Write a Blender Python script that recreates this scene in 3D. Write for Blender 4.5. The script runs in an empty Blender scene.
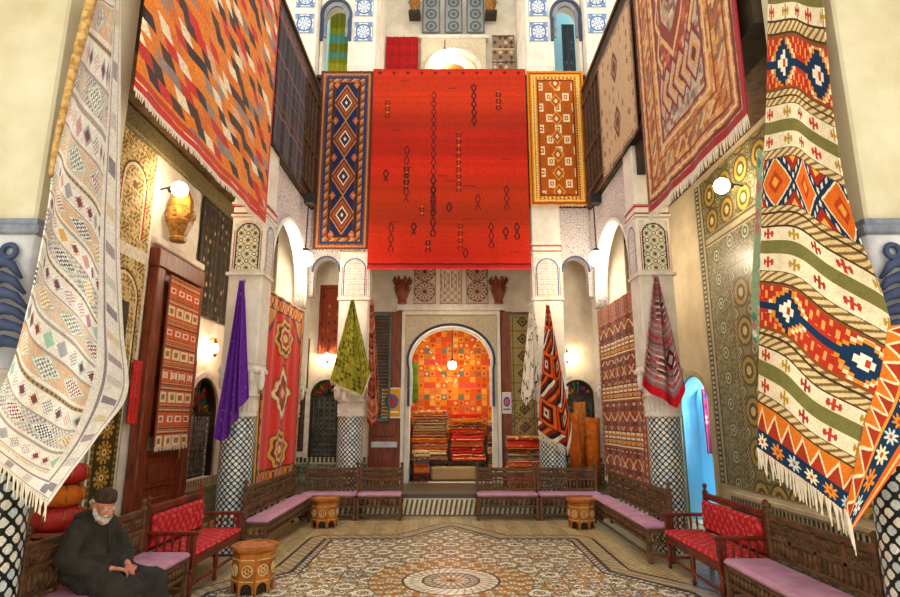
import bpy, math, random
import numpy as np
from mathutils import Vector, Matrix
random.seed(7); RS = np.random.RandomState(5)
SC = bpy.context.scene; COL = SC.collection
PI = math.pi
# ------------------------------------------------------------------ camera model (also used to lay out walls)
F = 570.0; TILT = math.radians(11.74); EYE = 1.95
cT, sT = math.cos(TILT), math.sin(TILT)
def aty(u, v, Y):
    x = (u-451)/F; y = (298.5-v)/F
    k = Y/(cT-y*sT)
    return Vector((x*k, Y, EYE+(y*cT+sT)*k))
cam = bpy.data.cameras.new('camera'); camo = bpy.data.objects.new('camera', cam); COL.objects.link(camo)
cam.sensor_width = 36; cam.lens = 36*F/900; cam.clip_end = 200; cam.shift_x = -1/900
camo.location = (0, 0, EYE); camo.rotation_euler = (PI/2+TILT, 0, 0); SC.camera = camo
# ------------------------------------------------------------------ colour helpers
def hx(h):
    h = h.lstrip('#'); return np.array([int(h[i:i+2], 16)/255 for i in (0, 2, 4)])
def lin(c):
    c = np.clip(np.asarray(c, float), 0, 1)
    return np.where(c <= .04045, c/12.92, ((c+.055)/1.055)**2.4)
def rgba(h): return tuple(lin(hx(h)))+(1,)
# ------------------------------------------------------------------ materials
class NT:
    def __init__(s, name):
        s.m = bpy.data.materials.new(name); s.m.use_nodes = True; s.t = s.m.node_tree; s.n = s.t.nodes
        s.b = s.n['Principled BSDF']
    def node(s, t, **kw):
        n = s.n.new(t)
        for k, v in kw.items():
            if k in n.inputs: n.inputs[k].default_value = v
            else: setattr(n, k, v)
        return n
    def l(s, a, b): s.t.links.new(a, b)
    def mix(s, fac, a, b, mode='MIX'):
        n = s.n.new('ShaderNodeMix'); n.data_type = 'RGBA'; n.blend_type = mode
        for i, v in ((0, fac), (6, a), (7, b)):
            if hasattr(v, 'is_linked'): s.l(v, n.inputs[i])
            else: n.inputs[i].default_value = v
        return n.outputs[2]
    def bump(s, h, strength, dist=.01):
        n = s.n.new('ShaderNodeBump'); n.inputs['Strength'].default_value = strength; n.inputs['Distance'].default_value = dist
        s.l(h, n.inputs['Height']); s.l(n.outputs[0], s.b.inputs['Normal'])
def coords(t):
    return t.node('ShaderNodeTexCoord').outputs['Object']
def m_attr(name, rough=.9, noise=.12, nscale=30, spec=.2, bump=.25, bscale=220, sheen=0):
    t = NT(name); a = t.node('ShaderNodeAttribute', attribute_name='Col')
    co = coords(t)
    nz = t.node('ShaderNodeTexNoise', Scale=nscale, Detail=4.0); t.l(co, nz.inputs['Vector'])
    cr = t.node('ShaderNodeValToRGB'); cr.color_ramp.elements[0].color = (1-noise*1.6,)*3+(1,); cr.color_ramp.elements[1].color = (1+noise*.6,)*3+(1,)
    cr.color_ramp.elements[0].position = .3; cr.color_ramp.elements[1].position = .7
    t.l(nz.outputs['Fac'], cr.inputs[0])
    t.l(t.mix(1.0, a.outputs['Color'], cr.outputs[0], 'MULTIPLY'), t.b.inputs['Base Color'])
    t.b.inputs['Roughness'].default_value = rough; t.b.inputs['Specular IOR Level'].default_value = spec
    if sheen: t.b.inputs['Sheen Weight'].default_value = sheen
    if bump:
        n2 = t.node('ShaderNodeTexNoise', Scale=bscale, Detail=2.0); t.l(co, n2.inputs['Vector']); t.bump(n2.outputs['Fac'], bump, .006)
    return t.m
def m_plain(name, h, rough=.6, h2=None, nscale=6, spec=.4, metal=0, bump=.1, bscale=60, stretch=(1, 1, 1)):
    t = NT(name); co = coords(t)
    mp = t.node('ShaderNodeMapping'); mp.inputs['Scale'].default_value = stretch; t.l(co, mp.inputs[0])
    nz = t.node('ShaderNodeTexNoise', Scale=nscale, Detail=5.0, Roughness=.6); t.l(mp.outputs[0], nz.inputs['Vector'])
    cr = t.node('ShaderNodeValToRGB'); cr.color_ramp.elements[0].color = rgba(h2 or h); cr.color_ramp.elements[1].color = rgba(h)
    cr.color_ramp.elements[0].position = .36; cr.color_ramp.elements[1].position = .62
    t.l(nz.outputs['Fac'], cr.inputs[0]); t.l(cr.outputs[0], t.b.inputs['Base Color'])
    t.b.inputs['Roughness'].default_value = rough; t.b.inputs['Specular IOR Level'].default_value = spec; t.b.inputs['Metallic'].default_value = metal
    if bump:
        n2 = t.node('ShaderNodeTexNoise', Scale=bscale, Detail=3.0); t.l(mp.outputs[0], n2.inputs['Vector']); t.bump(n2.outputs['Fac'], bump, .01)
    return t.m
def m_emit(name, col, s):
    t = NT(name); t.b.inputs['Base Color'].default_value = (1, 1, 1, 1)
    t.b.inputs['Emission Color'].default_value = tuple(col)+(1,); t.b.inputs['Emission Strength'].default_value = s
    return t.m
def m_stucco(name, h, h2, scale=9, bump=.7):
    t = NT(name); co = coords(t)
    v = t.node('ShaderNodeTexVoronoi', Scale=scale); v.feature = 'DISTANCE_TO_EDGE'; t.l(co, v.inputs['Vector'])
    w = t.node('ShaderNodeTexVoronoi', Scale=scale*2.7); w.feature = 'F1'; t.l(co, w.inputs['Vector'])
    cr = t.node('ShaderNodeValToRGB'); cr.color_ramp.elements[0].color = rgba(h2); cr.color_ramp.elements[1].color = rgba(h)
    cr.color_ramp.elements[0].position = .01; cr.color_ramp.elements[1].position = .09; t.l(v.outputs['Distance'], cr.inputs[0])
    cr2 = t.node('ShaderNodeValToRGB'); cr2.color_ramp.elements[0].color = (.62, .6, .6, 1); cr2.color_ramp.elements[1].color = (1, 1, 1, 1)
    cr2.color_ramp.elements[0].position = .08; cr2.color_ramp.elements[1].position = .3; t.l(w.outputs['Distance'], cr2.inputs[0])
    t.l(t.mix(1.0, cr.outputs[0], cr2.outputs[0], 'MULTIPLY'), t.b.inputs['Base Color'])
    t.b.inputs['Roughness'].default_value = .85; t.bump(w.outputs['Distance'], bump, .02)
    return t.m
M = {}
M['wool'] = m_attr('wool_pile', sheen=.15)
M['cloth'] = m_attr('woven_cloth', noise=.08, nscale=14, bump=.15, bscale=300)
M['tile'] = m_attr('glazed_tile', rough=.28, noise=.12, nscale=9, spec=.5, bump=.12, bscale=90)
M['floor'] = m_attr('floor_tile', rough=.3, noise=.14, nscale=5, spec=.5, bump=.1, bscale=80)
M['plaster_rel'] = m_attr('painted_stucco', rough=.8, noise=.12, nscale=14, bump=.5, bscale=45)
M['white'] = m_plain('white_plaster', '#ece5d8', .85, '#d9d0bf', 3, bump=.15)
M['pier'] = m_plain('aged_plaster', '#d6d0b4', .85, '#c2b994', 1.4, bump=.35, bscale=14)
M['pierpink'] = m_plain('worn_plaster', '#d0c4b4', .85, '#bcaa9a', 2, bump=.35, bscale=14)
M['beige'] = m_plain('beige_plaster', '#dccdae', .85, '#cbb998', 2, bump=.2)
M['stucco'] = m_stucco('carved_stucco', '#d2c8c2', '#8f8594', 16, .6)
M['stuccow'] = m_stucco('carved_stucco_warm', '#e8dcc0', '#b09a72', 26)
M['olive'] = m_stucco('carved_frieze', '#85764a', '#4a4028', 18)
M['capital'] = m_plain('blue_grey_stucco', '#8d929c', .7, '#6a707e', 5, bump=.3)
M['capital_lt'] = m_plain('pale_stucco', '#d3d6da', .75, '#b8bcc6', 4, bump=.3)
M['capital_w'] = m_plain('white_stucco', '#e8e2d8', .8, '#cfc6ba', 6, bump=.3)
M['leaf'] = m_plain('dark_blue_leaf', '#3f4c6c', .7, '#2c3856', 8, bump=.3)
M['wood'] = m_plain('dark_carved_wood', '#6a4528', .55, '#3a2414', 3, stretch=(1, 1, 6), bump=.25)
M['woodold'] = m_plain('weathered_wood', '#72502f', .6, '#452d18', 3, stretch=(2, 2, 5), bump=.25)
M['woodred'] = m_plain('red_brown_wood', '#8a3f1e', .45, '#5c2612', 3, stretch=(6, 6, 1), bump=.15)
M['woodblk'] = m_plain('blackened_wood', '#3d2f1e', .7, '#1f170f', 4, bump=.3)
M['woodmah'] = m_plain('mahogany', '#7c2a16', .4, '#4e160c', 4, bump=.1)
M['woodor'] = m_plain('orange_wood', '#bf7326', .45, '#8a4a14', 5, bump=.15)
M['woodgold'] = m_plain('gilded_wood', '#b07c30', .5, '#74480f', 14, bump=.5, bscale=30)
M['bone'] = m_plain('bone_inlay', '#e6cf96', .4, '#c9a35e', 20)
M['dark'] = m_plain('dark_recess', '#2a1a10', .6, '#1a0f08', 8)
M['traytop'] = m_plain('copper_top', '#d0824a', .4, '#b05c2c', 6)
M['lilac'] = m_plain('lilac_cover', '#c792a8', .85, '#b07c92', 5, bump=.2, bscale=180)
M['iron'] = m_plain('grey_iron', '#7c7d78', .5, '#55564f', 8, metal=.3)
M['steel'] = m_plain('steel_plate', '#a8a49c', .35, '#8a8880', 8, metal=.6)
M['brass'] = m_plain('brass', '#b98d3c', .35, '#8a6420', 8, metal=.8)
M['black'] = m_plain('black_metal', '#26221e', .5, '#171512', 8)
M['cream'] = m_plain('cream_fringe', '#e9e0cc', .95, '#d8ccb2', 20)
M['goldfringe'] = m_plain('gold_roll', '#cba463', .9, '#8f6a34', 20)
M['gfloor'] = m_plain('dark_tile', '#6e6350', .4, '#544a3a', 12); M['marble'] = m_plain('marble', '#d8c8a2', .35, '#bda983', 4)
M['bluew'] = m_plain('blue_paint_and_sky_tint', '#a9dcee', .8, '#92cfe8', 1.5, bump=.1)  # blue paint in the passage; upstairs the colour stands for sky light
M['shutter'] = m_plain('grey_green_shutter', '#66736a', .6, '#4b574f', 6)
M['glow'] = m_emit('lamp_globe', (1, .82, .56), 50); M['glowc'] = m_emit('corner_globe', (1, .84, .6), 80); M['glowa'] = m_emit('alcove_globe', (1, .86, .66), 130); M['glowu'] = m_emit('upper_globe', (1, .88, .7), 32)
M['glowsm'] = m_emit('sconce_bulb', (1, .74, .42), 110)
M['robe'] = m_plain('dark_wool_robe', '#322e26', .95, '#221f19', 7, bump=.3, bscale=200)
M['skin'] = m_plain('skin', '#c98066', .55, '#b06a54', 9, bump=.05)
M['beard'] = m_plain('white_beard', '#d8d2cc', .9, '#a89c92', 40, bump=.6, bscale=120)
M['cap'] = m_plain('dark_knit', '#4a3324', .95, '#2e2018', 30, bump=.5, bscale=150)
M['redleather'] = m_plain('red_leather', '#b3221c', .5, '#7e100e', 5)
M['orangeroll'] = m_plain('orange_wool', '#d06a12', .95, '#a84c0c', 8, bump=.3, bscale=120)
M['burlap'] = m_plain('burlap', '#c2a173', .95, '#9c7b50', 30, bump=.4, bscale=160)
M['redcloth'] = m_plain('red_cloth', '#c01818', .9, '#960e10', 4)
M['dado'] = m_attr('dado_tile', rough=.3, noise=.15, nscale=5, spec=.5)
def m_glass():
    t = NT('stained_glass'); co = coords(t)
    v = t.node('ShaderNodeTexVoronoi', Scale=7.0); t.l(co, v.inputs['Vector'])
    cr = t.node('ShaderNodeValToRGB'); cr.color_ramp.interpolation = 'CONSTANT'
    e = cr.color_ramp.elements; e[0].color = rgba('#1a2a6a'); e[1].color = rgba('#2a6a3a'); e[1].position = .3
    for p, c in ((.5, '#a02018'), (.7, '#c08a20')): k = e.new(p); k.color = rgba(c)
    sp = t.node('ShaderNodeSeparateColor'); t.l(v.outputs['Color'], sp.inputs[0]); t.l(sp.outputs[0], cr.inputs[0])
    t.l(cr.outputs[0], t.b.inputs['Base Color']); t.b.inputs['Roughness'].default_value = .15
    return t.m
M['glass'] = m_glass()
def m_ikat():
    t = NT('red_upholstery'); co = coords(t)
    mp = t.node('ShaderNodeMapping'); mp.inputs['Scale'].default_value = (-1, 1, 1); t.l(co, mp.inputs[0])
    w = t.node('ShaderNodeTexWave', Scale=4.2, Distortion=.6); w.bands_direction = 'DIAGONAL'; t.l(co, w.inputs['Vector'])
    w3 = t.node('ShaderNodeTexWave', Scale=4.2, Distortion=.6); w3.bands_direction = 'DIAGONAL'; t.l(mp.outputs[0], w3.inputs['Vector'])
    mx = t.node('ShaderNodeMath', operation='MULTIPLY'); t.l(w.outputs['Fac'], mx.inputs[0]); t.l(w3.outputs['Fac'], mx.inputs[1])
    w2 = t.node('ShaderNodeTexNoise', Scale=16.0); t.l(co, w2.inputs['Vector'])
    a = t.mix(mx.outputs[0], rgba('#a80a22'), rgba('#ee4038'))
    cr = t.node('ShaderNodeValToRGB'); cr.color_ramp.elements[0].position = .62; cr.color_ramp.elements[1].position = .72; t.l(w2.outputs['Fac'], cr.inputs[0])
    t.l(t.mix(cr.outputs[0], a, rgba('#f0886a')), t.b.inputs['Base Color']); t.b.inputs['Roughness'].default_value = .85
    return t.m
M['ikat'] = m_ikat()
# ------------------------------------------------------------------ objects
def tag(o, label=None, cat=None, group=None, kind=None):
    for k, v in (('label', label), ('category', cat), ('group', group), ('kind', kind)):
        if v: o[k] = v
    return o
def link(name, me, mat, parent=None):
    o = bpy.data.objects.new(name, me); COL.objects.link(o)
    if mat is not None and not me.materials: me.materials.append(mat)
    if parent: o.parent = parent
    return o
def empty(name, loc=(0, 0, 0), rz=0):
    o = bpy.data.objects.new(name, None); COL.objects.link(o); o.location = loc; o.rotation_euler = (0, 0, rz); o.empty_display_size = .1
    return o
def thing(name, label, cat, loc=(0, 0, 0), rz=0, group=None):
    return tag(empty(name, loc, rz), label, cat, group)
def copy_tree(o, parent=None):
    c = o.copy(); COL.objects.link(c)
    if parent: c.parent = parent
    for ch in o.children: copy_tree(ch, c)
    return c
class MB:
    def __init__(s): s.v = []; s.f = []; s.sm = []
    def add(s, vs, fs, smooth=False, mat=None):
        o = len(s.v)
        for p in vs:
            p = Vector(p); s.v.append(mat @ p if mat else p)
        for f in fs: s.f.append([i+o for i in f]); s.sm.append(smooth)
        return s
    def box(s, x0, x1, y0, y1, z0, z1, mat=None, b=0.0):
        if b:
            b = min(b, .49*min(x1-x0, y1-y0, z1-z0))
            vs = []; idx = {}
            for i, x in enumerate((x0, x1)):
                for j, y in enumerate((y0, y1)):
                    for k, z in enumerate((z0, z1)):
                        sx, sy, sz = (1, -1)[i], (1, -1)[j], (1, -1)[k]
                        for a in range(3):
                            idx[i, j, k, a] = len(vs)
                            vs.append((x+(sx*b if a != 0 else 0), y+(sy*b if a != 1 else 0), z+(sz*b if a != 2 else 0)))
            fs = []
            def q(a, order): fs.append([idx[i, j, k, a] for (i, j, k) in order])
            q(0, ((0,0,0),(0,0,1),(0,1,1),(0,1,0))); q(0, ((1,0,0),(1,1,0),(1,1,1),(1,0,1)))
            q(1, ((0,0,0),(1,0,0),(1,0,1),(0,0,1))); q(1, ((0,1,0),(0,1,1),(1,1,1),(1,1,0)))
            q(2, ((0,0,0),(0,1,0),(1,1,0),(1,0,0))); q(2, ((0,0,1),(1,0,1),(1,1,1),(0,1,1)))
            for (i, j) in ((0,0),(0,1),(1,0),(1,1)):
                fs.append([idx[i,j,0,0], idx[i,j,1,0], idx[i,j,1,1], idx[i,j,0,1]])
                fs.append([idx[i,0,j,0], idx[i,1,j,0], idx[i,1,j,2], idx[i,0,j,2]])
                fs.append([idx[0,i,j,1], idx[1,i,j,1], idx[1,i,j,2], idx[0,i,j,2]])
            for i in (0,1):
                for j in (0,1):
                    for k in (0,1): fs.append([idx[i,j,k,a] for a in range(3)])
            return s.add(vs, fs, False, mat)
        vs = [(x, y, z) for x in (x0, x1) for y in (y0, y1) for z in (z0, z1)]
        return s.add(vs, [(0,1,3,2),(4,6,7,5),(0,4,5,1),(2,3,7,6),(0,2,6,4),(1,5,7,3)], False, mat)
    def tube(s, pts, r, n=8, cap=True, mat=None):
        pts = [Vector(p) for p in pts]; rs = r if isinstance(r, (list, tuple)) else [r]*len(pts)
        vs = []; prev = None
        for i, p in enumerate(pts):
            d = (pts[min(i+1, len(pts)-1)]-pts[max(i-1, 0)]).normalized()
            if prev is None: a = d.orthogonal().normalized()
            else: a = (prev-d*prev.dot(d)).normalized()
            prev = a; b = d.cross(a)
            for k in range(n):
                t = 2*PI*k/n; vs.append(p+(a*math.cos(t)+b*math.sin(t))*rs[i])
        fs = [(i*n+k, i*n+(k+1) % n, (i+1)*n+(k+1) % n, (i+1)*n+k) for i in range(len(pts)-1) for k in range(n)]
        if cap: fs += [tuple(range(n))[::-1], tuple(range((len(pts)-1)*n, len(pts)*n))]
        return s.add(vs, fs, True, mat)
    def lathe(s, prof, c=(0, 0, 0), n=24, smooth=True, mat=None, ph=0):
        vs = []; c = Vector(c)
        for r, z in prof:
            for k in range(n):
                t = 2*PI*k/n+ph; vs.append(c+Vector((r*math.cos(t), r*math.sin(t), z)))
        m = len(prof)
        fs = [(i*n+k, i*n+(k+1) % n, (i+1)*n+(k+1) % n, (i+1)*n+k) for i in range(m-1) for k in range(n)]
        if prof[0][0] > 1e-4: fs.append(tuple(range(n))[::-1])
        if prof[-1][0] > 1e-4: fs.append(tuple(range((m-1)*n, m*n)))
        return s.add(vs, fs, smooth, mat)
    def ball(s, c, r, n=10, sc=(1, 1, 1), mat=None):
        c = Vector(c); vs = []; m = n
        for i in range(1, m):
            for k in range(2*n):
                a = PI*i/m; b = PI*k/n
                vs.append(c+Vector((r*sc[0]*math.sin(a)*math.cos(b), r*sc[1]*math.sin(a)*math.sin(b), -r*sc[2]*math.cos(a))))
        vs += [c-Vector((0, 0, r*sc[2])), c+Vector((0, 0, r*sc[2]))]; N = 2*n; B = len(vs)-2
        fs = [(i*N+k, i*N+(k+1) % N, (i+1)*N+(k+1) % N, (i+1)*N+k) for i in range(m-2) for k in range(N)]
        fs += [(B, (k+1) % N, k) for k in range(N)] + [(B+1, (m-2)*N+k, (m-2)*N+(k+1) % N) for k in range(N)]
        return s.add(vs, fs, True, mat)
    def ring(s, c, R, r, axis='y', n=20, m=6, mat=None):
        c = Vector(c); vs = []
        for i in range(n):
            a = 2*PI*i/n
            for j in range(m):
                b = 2*PI*j/m; q = R+r*math.cos(b); h = r*math.sin(b)
                p = (q*math.cos(a), h, q*math.sin(a)) if axis == 'y' else ((h, q*math.cos(a), q*math.sin(a)) if axis == 'x' else (q*math.cos(a), q*math.sin(a), h))
                vs.append(c+Vector(p))
        return s.add(vs, [(i*m+j, ((i+1) % n)*m+j, ((i+1) % n)*m+(j+1) % m, i*m+(j+1) % m) for i in range(n) for j in range(m)], True, mat)
    def build(s, name, mat, parent=None):
        me = bpy.data.meshes.new(name); me.from_pydata([tuple(v) for v in s.v], [], s.f); me.update()
        me.polygons.foreach_set('use_smooth', s.sm)
        import bmesh
        bm = bmesh.new(); bm.from_mesh(me); bmesh.ops.recalc_face_normals(bm, faces=bm.faces); bm.to_mesh(me); bm.free()
        return link(name, me, mat, parent)
def plate_mesh(outer, holes, th):
    """outline (and holes) in a 2D plane, extruded to thickness th: a curve filled and turned into a mesh. Local x,y ; z in -th/2..th/2"""
    cu = bpy.data.curves.new('outline', 'CURVE'); cu.dimensions = '2D'; cu.fill_mode = 'BOTH'; cu.extrude = th/2
    for ring in [outer]+list(holes):
        sp = cu.splines.new('POLY'); sp.points.add(len(ring)-1); sp.use_cyclic_u = True
        for i, p in enumerate(ring): sp.points[i].co = (p[0], p[1], 0, 1)
    o = bpy.data.objects.new('outline', cu); COL.objects.link(o)
    dg = bpy.context.evaluated_depsgraph_get(); me = bpy.data.meshes.new_from_object(o.evaluated_get(dg))
    bpy.data.objects.remove(o); bpy.data.curves.remove(cu)
    return me
AX = {'y': Matrix(((1, 0, 0, 0), (0, 0, 1, 0), (0, 1, 0, 0), (0, 0, 0, 1))),   # (a,b) -> (x=a, z=b), thickness along y
      'x': Matrix(((0, 0, 1, 0), (1, 0, 0, 0), (0, 1, 0, 0), (0, 0, 0, 1)))}   # (a,b) -> (y=a, z=b), thickness along x
def plate(name, outer, holes, axis, pos, th, mat, parent=None):
    me = plate_mesh(outer, holes, th)
    A = AX[axis].copy(); A = Matrix.Translation((pos, 0, 0) if axis == 'x' else (0, pos, 0)) @ A
    me.transform(A); me.name = name; me.materials.clear()
    return link(name, me, mat, parent)
def arch(x0, x1, zb, zs, n=14, kind='round', rise=None):
    """closed outline of an arched opening from sill zb, springing at zs"""
    c = (x0+x1)/2; r = (x1-x0)/2; R = rise or r
    pts = [(x1, zb), (x1, zs)]
    for i in range(1, n):
        a = PI*i/n
        if kind == 'shoe':   # keyhole: a circle a bit wider than the opening
            a = -.22+(PI+.44)*i/n
            pts.append((c+1.03*r*math.cos(a), zs+R*(math.sin(a)+.21)/(1.21)))
        else: pts.append((c+r*math.cos(a), zs+R*math.sin(a)))
    pts += [(x0, zs), (x0, zb)]
    return pts
def rect(x0, x1, z0, z1): return [(x0, z0), (x1, z0), (x1, z1), (x0, z1)]
# ------------------------------------------------------------------ knotted grids (every knot / tile a face with its own colour)
def setcol(me, cols):
    a = me.attributes.new('Col', 'FLOAT_COLOR', 'FACE')
    c = np.ones((len(cols), 4), np.float32); c[:, :3] = lin(cols); a.data.foreach_set('color', c.ravel())
def raw_mesh(name, V, Fq, cols, smooth):
    me = bpy.data.meshes.new(name); n = len(Fq)
    me.vertices.add(len(V)); me.vertices.foreach_set('co', np.asarray(V, np.float32).ravel())
    me.loops.add(4*n); me.loops.foreach_set('vertex_index', np.asarray(Fq, np.int32).ravel())
    me.polygons.add(n); me.polygons.foreach_set('loop_start', np.arange(0, 4*n, 4, dtype=np.int32))
    me.polygons.foreach_set('use_smooth', np.full(n, smooth, bool))
    me.update(calc_edges=True); me.validate(); setcol(me, cols)
    return me
def gridfaces(nx, ny, off=0):
    i, j = np.meshgrid(np.arange(nx), np.arange(ny)); a = j*(nx+1)+i
    return np.stack([a, a+1, a+nx+2, a+nx+1], -1).reshape(-1, 4)+off
def woven(name, Pf, nx, ny, cf, mat, parent=None, th=.012, smooth=True):
    """Pf(s,t)->(ny+1,nx+1,3); cf(s,t at face centres)->(ny,nx,3) sRGB. Front, back and edges: a cloth with thickness."""
    s, t = np.meshgrid(np.linspace(0, 1, nx+1), np.linspace(0, 1, ny+1)); P = Pf(s, t)
    sc, tc = np.meshgrid((np.arange(nx)+.5)/nx, (np.arange(ny)+.5)/ny); C = np.clip(cf(sc, tc), 0, 1)
    C = np.clip(C*(1+.05*RS.randn(ny, nx, 1)), 0, 1)
    V = P.reshape(-1, 3); Fq = gridfaces(nx, ny)[:, ::-1]; cols = C.reshape(-1, 3)
    if th:
        du = np.gradient(P, axis=1); dv = np.gradient(P, axis=0); N = np.cross(dv, du); N /= np.linalg.norm(N, axis=-1, keepdims=True)+1e-9
        k = max(1, min(nx, ny)//24); ix = np.unique(np.r_[np.arange(0, nx, k), nx]); iy = np.unique(np.r_[np.arange(0, ny, k), ny])
        B = (P-N*th)[np.ix_(iy, ix)]; mx, my = len(ix)-1, len(iy)-1
        fb = gridfaces(mx, my, len(V)); cb = C[np.ix_(np.minimum(iy[:-1], ny-1), np.minimum(ix[:-1], nx-1))].reshape(-1, 3)
        o2 = len(V)+(mx+1)*(my+1)
        bound = [(0, i) for i in range(nx+1)]+[(j, nx) for j in range(1, ny+1)]+[(ny, i) for i in range(nx-1, -1, -1)]+[(j, 0) for j in range(ny-1, 0, -1)]
        bj = np.array([b[0] for b in bound]); bi = np.array([b[1] for b in bound]); ne = len(bound)
        E = (P-N*th)[bj, bi]; fr = bj*(nx+1)+bi; k2 = np.arange(ne); nxt = (k2+1) % ne
        fe = np.stack([fr, fr[nxt], o2+nxt, o2+k2], -1); ce = C[np.minimum(bj, ny-1), np.minimum(bi, nx-1)]
        V = np.concatenate([V, B.reshape(-1, 3), E]); Fq = np.concatenate([Fq, fb, fe]); cols = np.concatenate([cols, cb, ce])
    return link(name, raw_mesh(name, V, Fq, cols, smooth), mat, parent)
def flat(o, e1, e2, W, H, n=None, amp=0.0, waves=3, ph=0.0):
    o = np.array(o, float); e1 = np.array(e1, float); e2 = np.array(e2, float); n = np.cross(e2, e1) if n is None else np.array(n, float)
    def Pf(s, t):
        r = amp*(np.sin(waves*2*PI*s+ph+1.3*t)*(.25+.75*t)+.4*np.sin(waves*4.6*PI*s+2*ph))
        return o+s[..., None]*W*e1+t[..., None]*H*e2+(r-r.min() if amp else r)[..., None]*n
    return Pf
def cr_grid(ctrl):
    """Catmull-Rom patch over a grid of control points (rows t, columns s)"""
    K = np.array(ctrl, float); R, Cn = K.shape[:2]
    def w(x, n):
        x = x*(n-1); i = np.clip(np.floor(x).astype(int), 0, n-2); f = x-i
        ids = [np.clip(i+d, 0, n-1) for d in (-1, 0, 1, 2)]
        ws = [-.5*f+f*f-.5*f**3, 1-2.5*f*f+1.5*f**3, .5*f+2*f*f-1.5*f**3, -.5*f*f+.5*f**3]
        return ids, ws
    def Pf(s, t):
        ia, wa = w(t, R); ib, wb = w(s, Cn); out = 0
        for a in range(4):
            for b in range(4): out = out+K[ia[a], ib[b]]*(wa[a]*wb[b])[..., None]
        return out
    return Pf
class Pat:
    def __init__(s, x, y, base): s.x, s.y = x, y; s.c = np.zeros(x.shape+(3,))+hx(base)
    def put(s, m, h): s.c[m] = hx(h) if isinstance(h, str) else h; return s
    def pick(s, m, idx, pal):
        P = np.array([hx(p) for p in pal]); s.c[m] = P[(idx % len(pal)).astype(int)][m]; return s
def fr(v): return v-np.floor(v)
def tri(v): return np.abs(fr(v)-.5)*2
def hsh(i, j=0, k=0): return fr(np.sin(i*127.1+j*311.7+k*74.7)*43758.5453)
def dia(x, y, cx, cy, a, b): return np.abs(x-cx)/a+np.abs(y-cy)/b
def inset(x, y, W, H): return np.minimum(np.minimum(x, W-x), np.minimum(y, H-y))
# ------------------------------------------------------------------ carpet patterns: x right, y down, in metres
def p_orange(W, H):
    def f(s, t):
        x, y = s*W, t*H; j = np.floor(y/.13); fy = y/.13-j; q = x/.27+.29*j-.5*fy; i = np.floor(q); p = Pat(x, y, '#e07808'); idx = np.floor(hsh(i*.31+7, j)*16); idx = np.where((i+2*j) % 4 == 0, 0, idx)
        p.pick(np.ones_like(x, bool), idx, ['#e27c06', '#33201a', '#f0dcb8', '#e8860c', '#cc2a16', '#8f7c70', '#e27c06', '#3a2418', '#e0a880', '#e8860c', '#d86a0a', '#c02c18', '#f0dcb8', '#4a2a18', '#e27c06', '#9c8474'])
        p.put(y > H-.1, '#cf2a20'); p.put(y > H-.035, '#e8d0b0'); p.put((x > W-.05), '#c03020')
        p.put(np.abs(y-H+.16) < .03, '#c8381e')
        return p.c
    return f
def p_stripes(W, H, pal, lo=.02, hi=.09, seed=3, vertical=False):
    r = random.Random(seed); ed = []; z = 0; cs = []
    while z < (W if vertical else H): z += r.uniform(lo, hi); ed.append(z); cs.append(r.choice(pal))
    ed = np.array(ed); cs.append(pal[0])
    def f(s, t):
        v = s*W if vertical else t*H; p = Pat(s*W, t*H, pal[0]); idx = np.searchsorted(ed, v)
        P = np.array([hx(c) for c in cs]); p.c = P[np.minimum(idx, len(cs)-1)].copy()
        return p.c
    return f
def p_blue(W, H):
    def f(s, t):
        x, y = s*W, t*H; p = Pat(x, y, '#18234a'); d = inset(x, y, W, H)
        p.pick(d < .36, np.floor((x+y)/.05)+np.floor((x-y)/.05), ['#8a4426', '#5c2c1c', '#9a5632'])
        p.put((d > .0) & (d < .05), '#5a2c1c'); p.put(np.abs(d-.09) < .02, '#b07c50'); p.put(np.abs(d-.17) < .03, '#28345c')
        m = np.abs(d-.24) < .035; p.pick(m, np.floor((x+y)/.07), ['#a8622e', '#6a3420', '#b88a58'])
        p.put(np.abs(d-.33) < .025, '#3a2018')
        fy = H-.72; n = 4; cy = .36+(np.floor((y-.36)/(fy/n))+.5)*fy/n; D = dia(x, y, W/2, cy, .3, .47)
        for lim, h in ((1.0, '#c98a50'), (.92, '#6e3220'), (.72, '#a85c34'), (.62, '#7a3420'), (.47, '#f0dcb8'), (.38, '#5a2a1c'), (.28, '#1d2a52'), (.12, '#e8cfa0')): p.put((D < lim) & (d > .36), h)
        for sx in (-1, 1):
            for off in (.5, ):
                D2 = dia(x, y, W/2+sx*.23, cy+off*fy/n, .07, .1); D3 = dia(x, y, W/2+sx*.23, cy-off*fy/n, .07, .1)
                for DD in (D2, D3):
                    p.put(DD < 1, '#c8703c'); p.put(DD < .6, '#8a3c24'); p.put(DD < .3, '#e0b080')
        return p.c
    return f
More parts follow.
